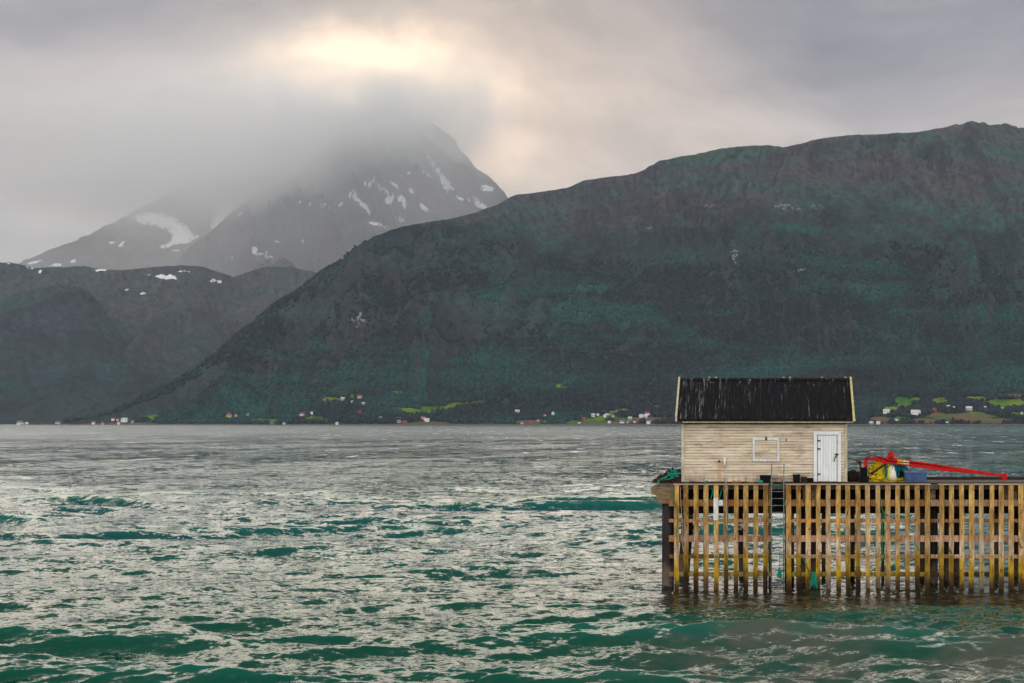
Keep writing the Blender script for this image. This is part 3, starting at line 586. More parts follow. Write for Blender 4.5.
# ------------------------------------------------------------------ the pier
DZ = 4.41; FY = 58.0
pier = thing('pier', (ax(840, 60.5), 60.5, 0), 'old timber fishing pier on dark piles carrying the cream hut, behind the slatted fender fences', 'pier')
b = MB(); x0 = ax(657, FY); x1 = ax(1180, FY); xx = x0; r = random.Random(3)
while xx < x1:
    ww = .16+r.random()*.03; b.box(xx, xx+ww-.008, FY+.32, 62.62, DZ-.09-r.random()*.006, DZ-r.random()*.008); xx += ww
b.build('deck', M['deckwood'], pier)
MB().box(x0, x1, FY+.20, FY+.315, az(489.6, FY), DZ-.012).build('edge_board', M['deckwood'], pier, bevel=.01)
MB().box(ax(675, FY), x1, FY+.20, FY+.30, DZ+.002, DZ+.05).build('kerb_board', M['redbeam'], pier)
MB().box(ax(676, FY), x1, 59.10, 59.42, 3.14, DZ-.10).build('beam', M['beam'], pier)
MB().box(ax(676, FY), x1, 62.05, 62.35, 3.2, DZ-.10).build('beam', M['beam'], pier)
MB().box(ax(676, FY), x1, 60.5, 60.8, 3.4, DZ-.10).build('beam', M['beam'], pier)
def cap(pxa, pxb, taper):
    Y = FY+.16
    pts = [(pxa, 487.2), (pxa, 494.3), (pxa+4.6, 495.2), (pxa+6.2, 503.8), (pxb, 503.8), (pxb, 487.2)] if taper else [(pxa, 488.5), (pxa, 501.5), (pxb, 501.5), (pxb, 488.5)]
    b = MB(); b.prism([(ax(a, Y), az(c, Y)) for a, c in pts], Y+.18 if not taper else Y, 62.5); b.build('crosshead', M['cap'], pier, bevel=.015)
cap(651.2, 674, True)
for a, c in ((803, 820), (925, 936), (1004, 1018), (1110, 1125)): cap(a, c, False)
piles = [(668, 12.2, 58.45, 0, 'pile', 3.57), (687, 12, 61.6, -.35, 'pile', 3.5), (704.6, 2.6, 60.0, 0, 'post', 3.3), (740.5, 5.5, 61.8, .1, 'pile', 3.3), (791.5, 5.5, 59.3, 0, 'post', 3.3), (802.6, 8, 59.8, 0, 'pile', 3.3), (813.4, 9, 59.6, 0, 'pile', 3.3),
         (823.6, 4.2, 61, 0, 'post', 3.3), (852.6, 4.6, 60, 0, 'post', 3.6), (882.8, 3.4, 61, 0, 'post', 3.3), (922.4, 5, 60, 0, 'post', 3.3), (933.2, 9.5, 59.25, 0, 'pile', 3.3), (946.5, 6.6, 60, 0, 'pile', 3.3), (956.4, 6.6, 61, 0, 'pile', 3.3), (996.4, 4.6, 60, 0, 'post', 3.3),
         (1016.5, 6, 61.6, 0, 'pile', 3.3), (1060, 9, 59.6, 0, 'pile', 3.3), (1110, 9, 59.6, 0, 'pile', 3.3)]
for (px, wd, Y, lean, mm, zt) in piles:
    X = ax(px, Y); rr = wd/F*Y/2
    b = MB(); b.tube([(X+lean*.9, Y, -3), (X+lean*.45, Y, .3), (X, Y, 2.2), (X-lean*.1, Y, zt)], rr*1.02, 14, rr*.97); b.build('pile', M[mm], pier, smooth=True)
MB().box(ax(848, 62.4), x1, 62.36, 62.6, az(480.0, 62.4), az(476.9, 62.4)).build('kerb_rail', M['redbeam'], pier, bevel=.02)
for px in (860, 905, 950, 995, 1040, 1085): MB().box(ax(px, 62.4)-.09, ax(px, 62.4)+.09, 62.38, 62.58, DZ, az(479.9, 62.4)).build('block', M['redbeam'], pier)
# diagonal braces seen as dark slats between the piles
for (pa, ya, pb, yb, Y) in ((928, 507, 941, 500, 59.6), (686, 534, 700, 520, 61.2), (800, 560, 820, 508, 61.9)):
    MB().tube([at(pa, ya, Y), at(pb, yb, Y)], .07, 4).build('brace', M['beam'], pier)

# ------------------------------------------------------------------ fender fences
RAILS = [(499.7, 506.2), (519.0, 522.4), (535.4, 541.8), (554.5, 558.3), (572.0, 576.4)]
def fence(label, pxs, ra, rb, posts, white=None):
    f = thing('fender_fence', (ax(pxs[0], FY), FY, 0), label, 'fence', 'slatted timber fender fences along the pier')
    rr = random.Random(int(pxs[0]))
    for k, px in enumerate(pxs):
        wd = 5.05+rr.uniform(-.6, .45); X = ax(px+rr.uniform(-.35, .35), FY); h = wd/F*FY/2; ln = rr.uniform(-.03, .03); zb = -.9; zt = az(485.2, FY)+rr.uniform(-.01, .01)
        y0 = FY-.07+rr.uniform(-.008, .008)
        b = MB(); n = 7
        for i in range(n):    # gently warped plank
            pass
        vs = []; fs = []
        for i in range(n+1):
            z = zb+(zt-zb)*i/n; o = ln*(i/n-.5)+.006*math.sin(i*1.3+k); hw = h*(1+rr.uniform(-.035, .035)) if i not in (0, n) else h
            vs += [(X+o-hw, y0, z), (X+o+hw, y0, z), (X+o+hw, y0+.07, z), (X+o-hw, y0+.07, z)]
        for i in range(n):
            for j in range(4): fs.append((i*4+j, i*4+(j+1) % 4, i*4+4+(j+1) % 4, i*4+4+j))
        fs += [(3, 2, 1, 0), (n*4, n*4+1, n*4+2, n*4+3)]
        b.add(vs, fs); pk = b.build('picket', M['picket'], f, bevel=.008)
        bb = MB(); X2 = X; zc = az(556.2, FY); bb.tube([(X2, y0+.02, zc), (X2, y0-.03, zc)], .022, 8); bb.build('bolt', M['rust'], pk)
    for (ya, yb) in RAILS:
        z0, z1 = zr(ya, yb, FY+.05)
        MB().box(ax(ra, FY+.05), ax(rb, FY+.05), FY+.006, FY+.11, z0, z1).build('rail', M['rail'], f, bevel=.01)
    z0, z1 = zr(483.7, 485.3, FY)
    MB().box(ax(min(pxs)-3.2, FY), ax(max(pxs)+3.2, FY), FY-.09, FY+.19, z1-.052, z1).build('top_rail', M['toprail'], f, bevel=.008)
    for (px, wd) in posts:
        X = ax(px, FY+.16); h = wd/F*FY/2
        MB().box(X-h, X+h, FY+.114, FY+.20, -1.2, az(486, FY)).build('post', M['post'], f, bevel=.01)
        for (ya, yb) in RAILS[:3]:
            zc = (az(ya, FY)+az(yb, FY))/2
            MB().box(X-h*.9, X+h*.9, FY+.03, FY+.112, zc-.09, zc+.07).build('block', M['toprail'], f)
    if white:
        MB().box(ax(white-2.3, FY), ax(white+2.3, FY), FY-.084, FY-.079, az(520, FY), az(498, FY)).build('painted_patch', M['white'], f)
        MB().box(ax(718.4, FY), ax(723.0, FY), FY-.0, FY+.004, az(505.6, FY), az(500, FY)).build('painted_patch', M['white'], f)
    return f
fence('slatted brown timber fender fence left of the ladder, with one slat half painted white', [676.5+9.9*i for i in range(10)], 668.8, 771.6, [(769.6, 2.6)], 715.9)
fence('slatted timber fender fence right of the ladder, below the white door and crane', [788.4+9.935*i for i in range(15)], 785.5, 929.9, [(786.0, 2.6)])
fence('slatted timber fender fence under the red boom tip, at the right edge', [941.4+9.97*i for i in range(20)], 930.3, 1136, [])

# ------------------------------------------------------------------ ladder
lad = thing('ladder', (ax(777.5, FY-.12), FY-.12, 0), 'narrow grey green metal ladder standing in the gap between two fender fences', 'ladder')
LY = FY-.12
for px in (771.4, 783.7):
    MB().tube([(ax(px, LY), LY, -.4), (ax(px, LY), LY, 2.5), (ax(px+.1, LY), LY, DZ), (ax(px+.3, LY), LY+.03, az(464.5, LY))], .024, 8).build('stile', M['galv'], lad, smooth=True)
yy = 491.6
while yy < 592:
    z = az(yy, LY); MB().tube([(ax(771.6, LY), LY, z), (ax(783.5, LY), LY, z)], .017, 8).build('rung', M['galv'], lad, smooth=True); yy += 6.95

# ------------------------------------------------------------------ the hut
HY = 58.95; HB = 62.5; hx0 = ax(682.2, HY); hx1 = ax(846.6, HY); zb = DZ+.05; zt = az(421.8, HY)
hut = thing('hut', ((hx0+hx1)/2, (HY+HB)/2, DZ), 'weathered cream clapboard boathouse hut with black corrugated roof on the pier', 'hut')
m, t, p = mat('cream_clapboard', .75, 0, .25)
P = t.obj(); x, y, z = t.sep(P)
board = t.m('FLOOR', t.m('DIVIDE', t.m('ADD', z, 10-.05), .118)); fr = t.m('FRACT', t.m('DIVIDE', t.m('ADD', z, 10-.05), .118))
cb = t.node('ShaderNodeCombineXYZ'); t.set(cb.inputs[0], t.m('MULTIPLY', x, .5)); t.set(cb.inputs[1], y); t.set(cb.inputs[2], t.m('MULTIPLY', board, 3.7))
bn = t.noise(cb.outputs[0], 1.0, 5, .65); wn = t.noise(t.scale(P, (1.3, 1.3, 3)), 1.1, 6, .65); vstr = t.noise(t.scale(P, (5, 5, .5)), 1.2, 4, .6)
c = t.mix(t.rng(bn, .35, .68), (.53, .43, .31), (.72, .63, .49)); c = t.mix(t.m('MULTIPLY', t.rng(wn, .50, .70), .7), c, (.33, .24, .17))
# dirt caught under each lap, heavier on some boards
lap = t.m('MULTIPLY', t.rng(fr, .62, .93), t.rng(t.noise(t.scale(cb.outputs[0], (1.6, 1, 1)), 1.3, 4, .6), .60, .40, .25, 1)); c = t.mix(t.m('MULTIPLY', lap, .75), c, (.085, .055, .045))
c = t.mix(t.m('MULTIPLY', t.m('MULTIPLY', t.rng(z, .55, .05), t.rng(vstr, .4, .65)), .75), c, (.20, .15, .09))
# rust run below the old fixing, and a dark patch at the foot of the west corner
rx = t.m('ABSOLUTE', t.m('SUBTRACT', x, ax(719.5, HY)-(hx0+hx1)/2)); run = t.m('MULTIPLY', t.rng(rx, .16, .02), t.m('MULTIPLY', t.rng(z, .95, .75), t.rng(z, .0, .3)))
c = t.mix(t.m('MULTIPLY', run, .5), c, (.45, .22, .06))
sx_ = t.m('ABSOLUTE', t.m('SUBTRACT', x, ax(689, HY)-(hx0+hx1)/2)); so = t.m('MULTIPLY', t.rng(sx_, .34, .1), t.rng(z, .28, .08)); c = t.mix(t.m('MULTIPLY', so, t.rng(wn, .3, .6)), c, (.05, .04, .035))
t.set(p.inputs['Base Color'], c); t.set(p.inputs['Normal'], t.bump(vstr, .3, .01)); M['clap'] = m
def clapwall(b, x0, x1, y, z0, z1, ex=.118, out=-1):
    z = z0
    while z < z1-.01:
        z2 = min(z+ex, z1)
        b.add([(x0, y+out*.026, z), (x1, y+out*.026, z), (x1, y+out*.006, z2), (x0, y+out*.006, z2), (x0, y, z), (x1, y, z), (x1, y, z2), (x0, y, z2)],
              [(0, 1, 2, 3), (4, 5, 1, 0), (7, 6, 5, 4), (3, 2, 6, 7), (0, 3, 7, 4), (1, 5, 6, 2)]); z = z2
b = MB(); clapwall(b, hx0+.1, hx1-.1, HY, zb, zt)
ridge_z = az(379.2, 60.72); RYm = (HY+HB)/2
b.add([(hx0+.02, HY+.003, zb), (hx1-.02, HY+.003, zb), (hx1-.02, HB, zb), (hx0+.02, HB, zb), (hx0+.02, HY+.003, zt), (hx1-.02, HY+.003, zt), (hx1-.02, HB, zt), (hx0+.02, HB, zt), (hx0+.02, RYm, ridge_z-.12), (hx1-.02, RYm, ridge_z-.12)],
      [(0, 3, 2, 1), (1, 2, 6, 9, 5), (0, 4, 8, 7, 3), (2, 3, 7, 6), (0, 1, 5, 4)])
b.build('wall', M['clap'], hut)
MB().box(hx0-.03, hx1+.03, HY-.02, HB+.02, DZ-.02, zb-.004).build('sill', M['beam'], hut)
M['trim'] = simple('cream_trim', (.60, .55, .42), (.38, .33, .22), 5, .7, stretch=(3, 3, .5))
M['ybarge'] = simple('mossy_barge_paint', (.62, .56, .30), (.42, .38, .10), 4, .7)
for (a, c) in ((hx0-.03, hx0+.098), (hx1-.098, hx1+.03)): MB().box(a, c, HY-.045, HY+.08, zb, zt-.02).build('corner_board', M['trim'], hut, bevel=.006)
MB().box(hx0-.02, hx1+.02, HY-.05, HY-.032, az(424.0, HY), zt+.02).build('eave_shadow_strip', M['beam'], hut)  # dark strip stands in for the shadow under the eave
# corrugated roof
m, t, p = mat('black_roof_sheet', .75, .0, .12)
P = t.obj(); x, y, z = t.sep(P)
s1 = t.noise(t.scale(P, (17, .42, .42)), 1.35, 3, .6); s2 = t.noise(t.scale(P, (22, 1.6, 1.6)), 1.7, 4, .65); pat = t.noise(t.scale(P, (.55, .2, .2)), 1.0, 2, .5)
left = t.rng(x, 3.6, -3.4, -.055, .045)
st = t.m('MULTIPLY', t.rng(t.m('ADD', t.m('ADD', s1, left), t.m('MULTIPLY', t.m('SUBTRACT', pat, .5), .3)), .60, .68), t.rng(s2, .46, .60))
rz = t.rng(z, 3.9, 4.35, 0, 1); crown = t.m('MULTIPLY', t.rng(t.noise(t.scale(P, (4, 1.5, 1.5)), 1.6, 4, .7), .60, .67), rz)
st = t.m('MAXIMUM', st, crown)
c = t.mix(t.noise(P, 3, 4, .6), (.005, .005, .006), (.012, .011, .013)); c = t.mix(t.m('MULTIPLY', t.rng(t.noise(t.scale(P, (9, 1, 1)), 1.1, 4, .6), .5, .7), .5), c, (.045, .033, .035))
c = t.mix(t.m('MULTIPLY', st, .52), c, (.42, .44, .50)); t.set(p.inputs['Base Color'], c); M['roof'] = m
ex0 = ax(677.3, 58.62); ex1 = ax(852.6, 58.62); EY = 58.58; ez = az(418.6, 58.58); rz_ = ridge_z
def roofside(sgn):
    n = int((ex1-ex0)/.036); vs = []; fs = []
    ye = EY if sgn < 0 else 2*RYm-EY
    nx = Vector((0, (rz_-ez)*(-1 if sgn < 0 else 1), abs(RYm-EY))).normalized()
    for i in range(n+1):
        X = ex0+(ex1-ex0)*i/n; o = .016*math.cos(2*math.pi*X/.145)
        for (yy, zz2) in ((ye, ez), (RYm, rz_)): vs.append((X, yy+nx.y*o, zz2+nx.z*o))
        for (yy, zz2) in ((ye, ez), (RYm, rz_)): vs.append((X, yy+nx.y*(o-.02), zz2+nx.z*(o-.02)))
    for i in range(n):
        a = i*4; c = a+4
        fs += [(a, c, c+1, a+1), (a+2, a+3, c+3, c+2), (a, a+2, c+2, c), (a+1, c+1, c+3, a+3)]
    fs += [(0, 1, 3, 2), (n*4, n*4+2, n*4+3, n*4+1)]
    MB().add(vs, fs).build('roof', M['roof'], hut, smooth=False)
roofside(-1); roofside(1)
MB().prism([(0, 0)], 0, 0) if False else None
rc = MB(); rc.hexa([(ex0, RYm-.13, rz_-.045), (ex1, RYm-.13, rz_-.045), (ex1, RYm+.13, rz_-.045), (ex0, RYm+.13, rz_-.045), (ex0, RYm-.03, rz_+.05), (ex1, RYm-.03, rz_+.05), (ex1, RYm+.03, rz_+.05), (ex0, RYm+.03, rz_+.05)]); rc.build('ridge_cap', M['roof'], hut)
MB().box(ex0, ex1, EY-.015, EY+.05, ez-.105, ez-.03).build('gutter', M['black'], hut, bevel=.01)
MB().box(ax(682, EY), ex1+.02, EY+.055, EY+.085, ez-.175, ez-.10).build('fascia', M['trim'], hut, bevel=.004)
MB().box(ex0+.03, ex1-.03, EY+.09, HY-.03, ez-.15, ez-.12).build('soffit', M['beam'], hut)
def barge(X, wd, mm, nm='barge_board', y0=EY-.04, y1=RYm, z0=ez, z1=rz_, up=.11, dn=.12):
    b = MB(); b.add([(X, y0, z0-dn), (X+wd, y0, z0-dn), (X+wd, y1, z1-dn), (X, y1, z1-dn), (X, y0, z0+up), (X+wd, y0, z0+up), (X+wd, y1, z1+up), (X, y1, z1+up)],
          [(3, 2, 1, 0), (4, 5, 6, 7), (0, 1, 5, 4), (1, 2, 6, 5), (2, 3, 7, 6), (3, 0, 4, 7)]); b.build(nm, mm, hut, bevel=.006)
for yb in (EY-.04, 2*RYm-EY+.04):
    barge(ex0-.085, .08, M['trim'], y0=yb); barge(ex1+.005, .085, M['ybarge'], y0=yb, z0=ez)
# the loose lower end of the east barge board, sprung outwards
lb = MB(); Yl = EY-.05
lb.hexa([(ax(853.6, Yl), Yl-.02, az(420.6, Yl)), (ax(855.6, Yl), Yl-.02, az(421, Yl)), (ax(855.6, Yl), Yl+.05, az(421, Yl)), (ax(853.6, Yl), Yl+.05, az(420.6, Yl)),
         (ax(853.5, Yl), Yl+.55, az(405, Yl)), (ax(854.2, Yl), Yl+.55, az(405, Yl)), (ax(854.2, Yl), Yl+.62, az(405, Yl)), (ax(853.5, Yl), Yl+.62, az(405, Yl))]); lb.build('loose_board', M['ybarge'], hut)
# white shutter frame
def frame(b, xa, xb, za, zc, wd, y0, y1):
    b.box(xa, xb, y0, y1, zc-wd, zc); b.box(xa, xb, y0, y1, za, za+wd); b.box(xa, xa+wd, y0, y1, za+wd+.001, zc-wd-.001); b.box(xb-wd, xb, y0, y1, za+wd+.001, zc-wd-.001); return b
xa, xb = span(752.6, 779.4, HY); za, zc = zr(437.9, 461.4, HY)
b = MB(); clapwall(b, xa+.095, xb-.095, HY-.028, za+.095, zc-.095, .115); sh = b.build('shutter', M['clap'], hut)
b = MB(); frame(b, xa, xb, za, zc, .092, HY-.075, HY-.03).build('frame', M['white'], sh, bevel=.005)
MB().box(ax(765.2, HY), ax(766.9, HY), HY-.11, HY-.078, az(440.2, HY), az(436.6, HY)).build('latch', M['rust'], sh)
MB().box(ax(786, HY), ax(786.8, HY), HY-.05, HY-.028, az(441, HY), az(438.4, HY)).build('hook', M['rust'], hut)
# door
xa, xb = span(813.6, 840.9, HY); za, zc = zr(431.6, 482.0, HY); za = zb+.005
dr = MB(); w_ = (xb-xa-.36)/7
for i in range(7): dr.box(xa+.18+i*w_+.004, xa+.18+(i+1)*w_-.004, HY-.062, HY-.03, za+.02, zc-.17)
m, t, p = mat('white_door_paint', .6, 0, .35); P = t.obj(); n = t.noise(t.scale(P, (6, 6, .5)), 1.5, 6, .7); n2 = t.noise(P, 2.2, 5, .65)
c = t.mix(t.rng(n, .4, .68), (.66, .70, .72), (.80, .82, .83)); c = t.mix(t.m('MULTIPLY', t.rng(n2, .55, .7), .35), c, (.40, .43, .38)); t.set(p.inputs['Base Color'], c); M['door'] = m
door = dr.build('door', M['door'], hut, bevel=.004)
b = MB(); b.box(xa, xb, HY-.08, HY-.03, zc-.13, zc); b.box(xa, xa+.14, HY-.08, HY-.03, za, zc-.131); b.box(xb-.14, xb, HY-.08, HY-.03, za, zc-.131); b.build('door_frame', M['door'], hut, bevel=.005)
for yy in (440.6, 448.8, 474): MB().box(ax(817.4, HY), ax(820.2, HY), HY-.095, HY-.064, az(yy+.7, HY), az(yy-.7, HY)).build('hinge', M['rust'], door)
MB().box(ax(835.0, HY), ax(838.4, HY), HY-.10, HY-.064, az(455.2, HY), az(453.4, HY)).build('latch', M['rust'], door)
MB().tube([at(836.4, 456, HY-.09), at(835.2, 457.4, HY-.14), at(834.2, 459, HY-.14), at(834.4, 461, HY-.09)], .022, 8).build('handle', M['rust'], door)
MB().tube([at(724.6, 457.6, HY-.09), at(724.6, 467.2, HY-.09)], .055, 12).build('vent_pipe', M['white'], hut, smooth=True)
MB().tube([at(719.2, 461.2, HY-.03), at(719.2, 461.2, HY-.075)], .05, 8).build('fixing', M['rust'], hut)
# bird droppings and moss lumps along the ridge
for px in (709.5, 716, 783.5, 790, 822, 845.3): MB().lathe([(.01, 0), (.05, .01), (.045, .05), (.01, .07)], (ax(px, RYm), RYm, rz_+.045), 8).build('ridge_tuft', M['pale'], hut)

# ------------------------------------------------------------------ rope helpers
def smooth_path(P, k=6):
    P = [Vector(p) for p in P]; out = []
    for i in range(len(P)-1):
        a = P[max(i-1, 0)]; b = P[i]; c = P[i+1]; d = P[min(i+2, len(P)-1)]
        for j in range(k):
            t_ = j/k; out.append(.5*((2*b)+(c-a)*t_+(2*a-5*b+4*c-d)*t_*t_+(3*b-a-3*c+d)*t_**3))
    out.append(P[-1]); return out
def rope(pts, r, m, label, n=6, group=None, cat='rope', name='rope'):
    o = MB().tube(smooth_path(pts), r, n).build(name, m, smooth=True, origin=pts[0]); return tag(o, label, cat, group)
def tangle(b, c, rx, ry, rz, n, r, seed):
    rr = random.Random(seed); pts = []
    a = rr.random()*6
    for i in range(n):
        a += rr.uniform(.5, 1.9); q = rr.uniform(.45, 1); zf = rr.random()**1.3
        pts.append((c[0]+math.cos(a)*rx*q*(1-.45*zf), c[1]+math.sin(a)*ry*q*(1-.4*zf), max(c[2]+r, c[2]+rz*zf)))
    b.tube(smooth_path(pts, 5), r, 5); return b
def heap(b, c, rx, ry, rz, seed, nu=26, nv=12, lump=.25, pw=1.0):
    rr = np.random.default_rng(seed); vs = []; fs = []
    for i in range(nv+1):
        f = i/nv
        for j in range(nu):
            a = 2*math.pi*j/nu; q = math.sin(f*math.pi/2)**.8; zz = rz*max(0, math.cos(f*math.pi/2))**pw
            k = 1+lump*float(fbm(np.array([math.cos(a)*1.7+f*2+seed]), np.array([math.sin(a)*1.7+f*3]), 3, seed)[0])*2
            vs.append((c[0]+rx*q*math.cos(a)*k, c[1]+ry*q*math.sin(a)*k, c[2]+zz*k))
    for i in range(nv):
        for j in range(nu): fs.append((i*nu+j, (i+1)*nu+j, (i+1)*nu+(j+1) % nu, i*nu+(j+1) % nu))
    fs.append(tuple(nv*nu+j for j in range(nu-1, -1, -1)))
    return b.add(vs, fs)

# ------------------------------------------------------------------ things on the pier, west of the hut
M['mat'] = simple('rubber_and_rust', (.055, .020, .014), (.012, .007, .006), 7, .85, bump=.8)
c0 = at(667, 486.6, 59.2); b = MB()
Y = 59.3
b.prism([(ax(654.5, Y), DZ), (ax(657, Y), DZ+.16), (ax(662, Y), DZ+.30), (ax(668, Y), DZ+.44), (ax(673, Y), DZ+.55), (ax(680, Y), DZ+.56), (ax(681, Y), DZ+.3), (ax(681.4, Y), DZ)][::-1], Y-.35, Y+.5)
heap(b, (ax(664, Y), Y-.3, DZ), .42, .3, .3, 4); heap(b, (ax(674, Y), Y-.3, DZ), .36, .3, .5, 9)
tag(b.build('tarpaulin', M['mat'], origin=(ax(667, Y), Y, DZ)), 'dark rusty brown folded tarpaulin heaped on the west end of the pier', 'tarpaulin')
b = MB()
for k in range(3): tangle(b, (ax(673.5+1.4*k-2, Y-.5), Y-.55, DZ+.14+.06*k), .36, .14, .36, 8, .022, 20+k)
b.tube(smooth_path([at(681, 473.5, Y-.6), at(672, 474, Y-.65), at(666, 477, Y-.7), at(661, 479.5, Y-.75), at(658, 481, Y-.78), at(660, 484.5, Y-.8), at(664, 486, Y-.8)]), .024, 6)
tag(b.build('rope', M['teal'], smooth=True, origin=(ax(674, Y), Y-.5, DZ)), 'big tangle of turquoise rope draped over the dark tarpaulin left of the hut', 'rope')
def small_tangle(px, wpx, hpx, mm, label, seed, Y=58.55, cat='rope', name='rope', n=14, r=.022):
    b = MB(); s = F/Y
    for k in range(2): tangle(b, (ax(px, Y), Y, DZ-.005), wpx/s*.5, .12, hpx/s, n, r, seed+k)
    return tag(b.build(name, mm, smooth=True, origin=(ax(px, Y), Y, DZ)), label, cat)
small_tangle(686.6, 5.4, 2.2, M['teal'], 'small flat turquoise rope coil below the left corner of the hut', 31)
small_tangle(706, 6, 2.8, M['teal'], 'turquoise rope clump under the short white vent pipe of the hut', 33)
small_tangle(737, 13, 3.0, M['orange'], 'orange red rope coil lying before the hut wall', 35, n=22)
small_tangle(736.2, 9, 2.0, M['teal'], 'thin turquoise rope laid over the orange red coil', 37, Y=58.42)
small_tangle(750, 11, 1.8, simple('amber_rope', (.55, .27, .05), (.30, .14, .03), 9, .8), 'flat amber rope tail between the orange coil and the black tub', 39)
b = MB(); b.lathe([(.10, 0), (.125, .005), (.125, .12), (.10, .13)], (ax(760.2, 58.4), 58.4, DZ), 12)
tag(b.build('float', M['teal'], smooth=True, origin=(ax(760.2, 58.4), 58.4, DZ)), 'small turquoise float standing in front of the black tub', 'float')
# black tub
Y = 58.62; xa, xb = span(759.6, 771.2, Y); tub = thing('tub', ((xa+xb)/2, Y, DZ), 'wide black plastic tub beside the ladder head', 'tub'); th = az(475.4, Y)-DZ
def openbox(cx, cy, w0, d0, w1, d1, h, z, wall=.025):
    b = MB(); o = [(cx-w0/2, cy-d0/2, z), (cx+w0/2, cy-d0/2, z), (cx+w0/2, cy+d0/2, z), (cx-w0/2, cy+d0/2, z)]
    T = [(cx-w1/2, cy-d1/2, z+h), (cx+w1/2, cy-d1/2, z+h), (cx+w1/2, cy+d1/2, z+h), (cx-w1/2, cy+d1/2, z+h)]
    I = [(cx+(x-cx)*(1-2*wall/w1), cy+(y-cy)*(1-2*wall/d1), z_) for x, y, z_ in T]; J = [(cx+(x-cx)*(1-2*wall/w0), cy+(y-cy)*(1-2*wall/d0), z+wall) for x, y, z_ in o]
    fs = [(3, 2, 1, 0)]+[(i, (i+1) % 4, 4+(i+1) % 4, 4+i) for i in range(4)]+[(4+i, 4+(i+1) % 4, 8+(i+1) % 4, 8+i) for i in range(4)]+[(8+i, 8+(i+1) % 4, 12+(i+1) % 4, 12+i) for i in range(4)]+[(12, 13, 14, 15)]
    return b.add(o+T+I+J, fs)
openbox((xa+xb)/2, Y, (xb-xa)*.84, .32, (xb-xa)*.96, .38, th, DZ).build('body', M['black'], tub, bevel=.008)
b = MB(); q = (xa+xb)/2; e = (xb-xa)/2
frame_z = DZ+th; b.box(q-e, q+e, Y-.205, Y-.175, frame_z-.05, frame_z+.01); b.box(q-e, q+e, Y+.175, Y+.205, frame_z-.05, frame_z+.01); b.box(q-e, q-e+.03, Y-.174, Y+.174, frame_z-.05, frame_z+.01); b.box(q+e-.03, q+e, Y-.174, Y+.174, frame_z-.05, frame_z+.01)
b.build('rim', M['black'], tub)
# bucket, crates, pole
Y = 58.6; bk = thing('bucket', (ax(796.5, Y), Y, DZ), 'black bucket leaning by the wall between the ladder and the white door', 'bucket')
hb = az(474.4, Y)-DZ; b = MB().lathe([(.115, 0), (.125, .01), (.155, hb), (.14, hb), (.115, .03)], (ax(796.5, Y), Y, DZ), 20); b.build('body', M['black'], bk, smooth=True)
MB().tube([(ax(796.5, Y)+.155*math.cos(a), Y-.02-.05*math.sin(a), DZ+hb+.06*math.sin(a)) for a in np.linspace(0, math.pi, 10)], .008, 5).build('handle', M['dksteel'], bk)
for (px, wpx, yt, nm, lb) in ((803.8, 6.2, 476.8, 'crate', 'dark plastic fish crate beside the black bucket'), (810.2, 6.4, 478.0, 'crate', 'low dark fish crate at the foot of the white door frame')):
    s = wpx/F*Y; cr = thing(nm, (ax(px, Y), Y, DZ), lb, 'crate'); hh = az(yt, Y)-DZ
    openbox(ax(px, Y), Y, s*.9, .3, s, .34, hh, DZ, .02).build('body', M['mat'] if px < 805 else M['black'], cr, bevel=.01)
    b = MB(); b.box(ax(px, Y)-s*.46, ax(px, Y)+s*.46, Y-.184, Y-.172, DZ+hh*.5, DZ+hh*.62); b.build('rib', M['black'], cr)
tag(MB().tube([at(771.8, 478.4, 58.76), at(790, 475.8, 58.78), at(809.5, 472.4, 58.82)], .03, 6, .018).build('pole', M['toprail'], smooth=True, origin=at(771.8, 478.4, 58.8)), 'thin pale pole leaning low along the hut wall', 'pole')
rope([(ax(771.8, 58.1), 58.1, DZ+.02), (ax(775, 58.02), 58.02, DZ-.08), (ax(779, 58.02), 58.02, DZ-.05), (ax(783.5, 58.05), 58.05, DZ-.01)], .03, M['green'], 'short green rope slung across the head of the ladder')

# ------------------------------------------------------------------ ropes hanging on the fences
G = 'loose ropes hanging on the fender fences'
def hang(pts, m, label, r=.014, dy=-.10): return rope([at(a, c, FY+dy) for a, c in pts], r, m, label, group=G)
hang([(674.3, 486), (674.0, 500), (677, 508), (677.6, 520), (676.6, 532), (677, 545)], M['green'], 'long green rope hanging down the leftmost slat', .016)
hang([(680.4, 487), (681, 505), (682.4, 525), (682.0, 540), (683.4, 552)], M['pale'], 'pale cord hanging behind the first gap of the left fence', .012)
hang([(678, 507.5), (683, 509), (688, 514), (692, 517)], M['green'], 'green cord slanting across the second slat of the left fence', .012)
hang([(726, 482), (726.1, 500), (726.2, 515), (727.2, 531)], M['pale'], 'long pale cord hanging straight over the middle of the left fence', .022)
hang([(711.5, 487), (712.6, 492), (710.8, 499)], M['teal'], 'short turquoise rope end between two slats under the pale vent pipe', .03, .13)
hang([(722, 489), (720.6, 494), (718.8, 500)], M['teal'], 'turquoise rope end right of the white painted slat', .03, .13)
hang([(714.6, 556), (718, 557), (719.4, 560), (719, 572)], M['green'], 'green rope knotted low on the white painted slat', .018)
hang([(728.4, 540), (729, 552), (726, 566), (722, 573)], M['green'], 'thin dark green line looping low on the left fence', .009)
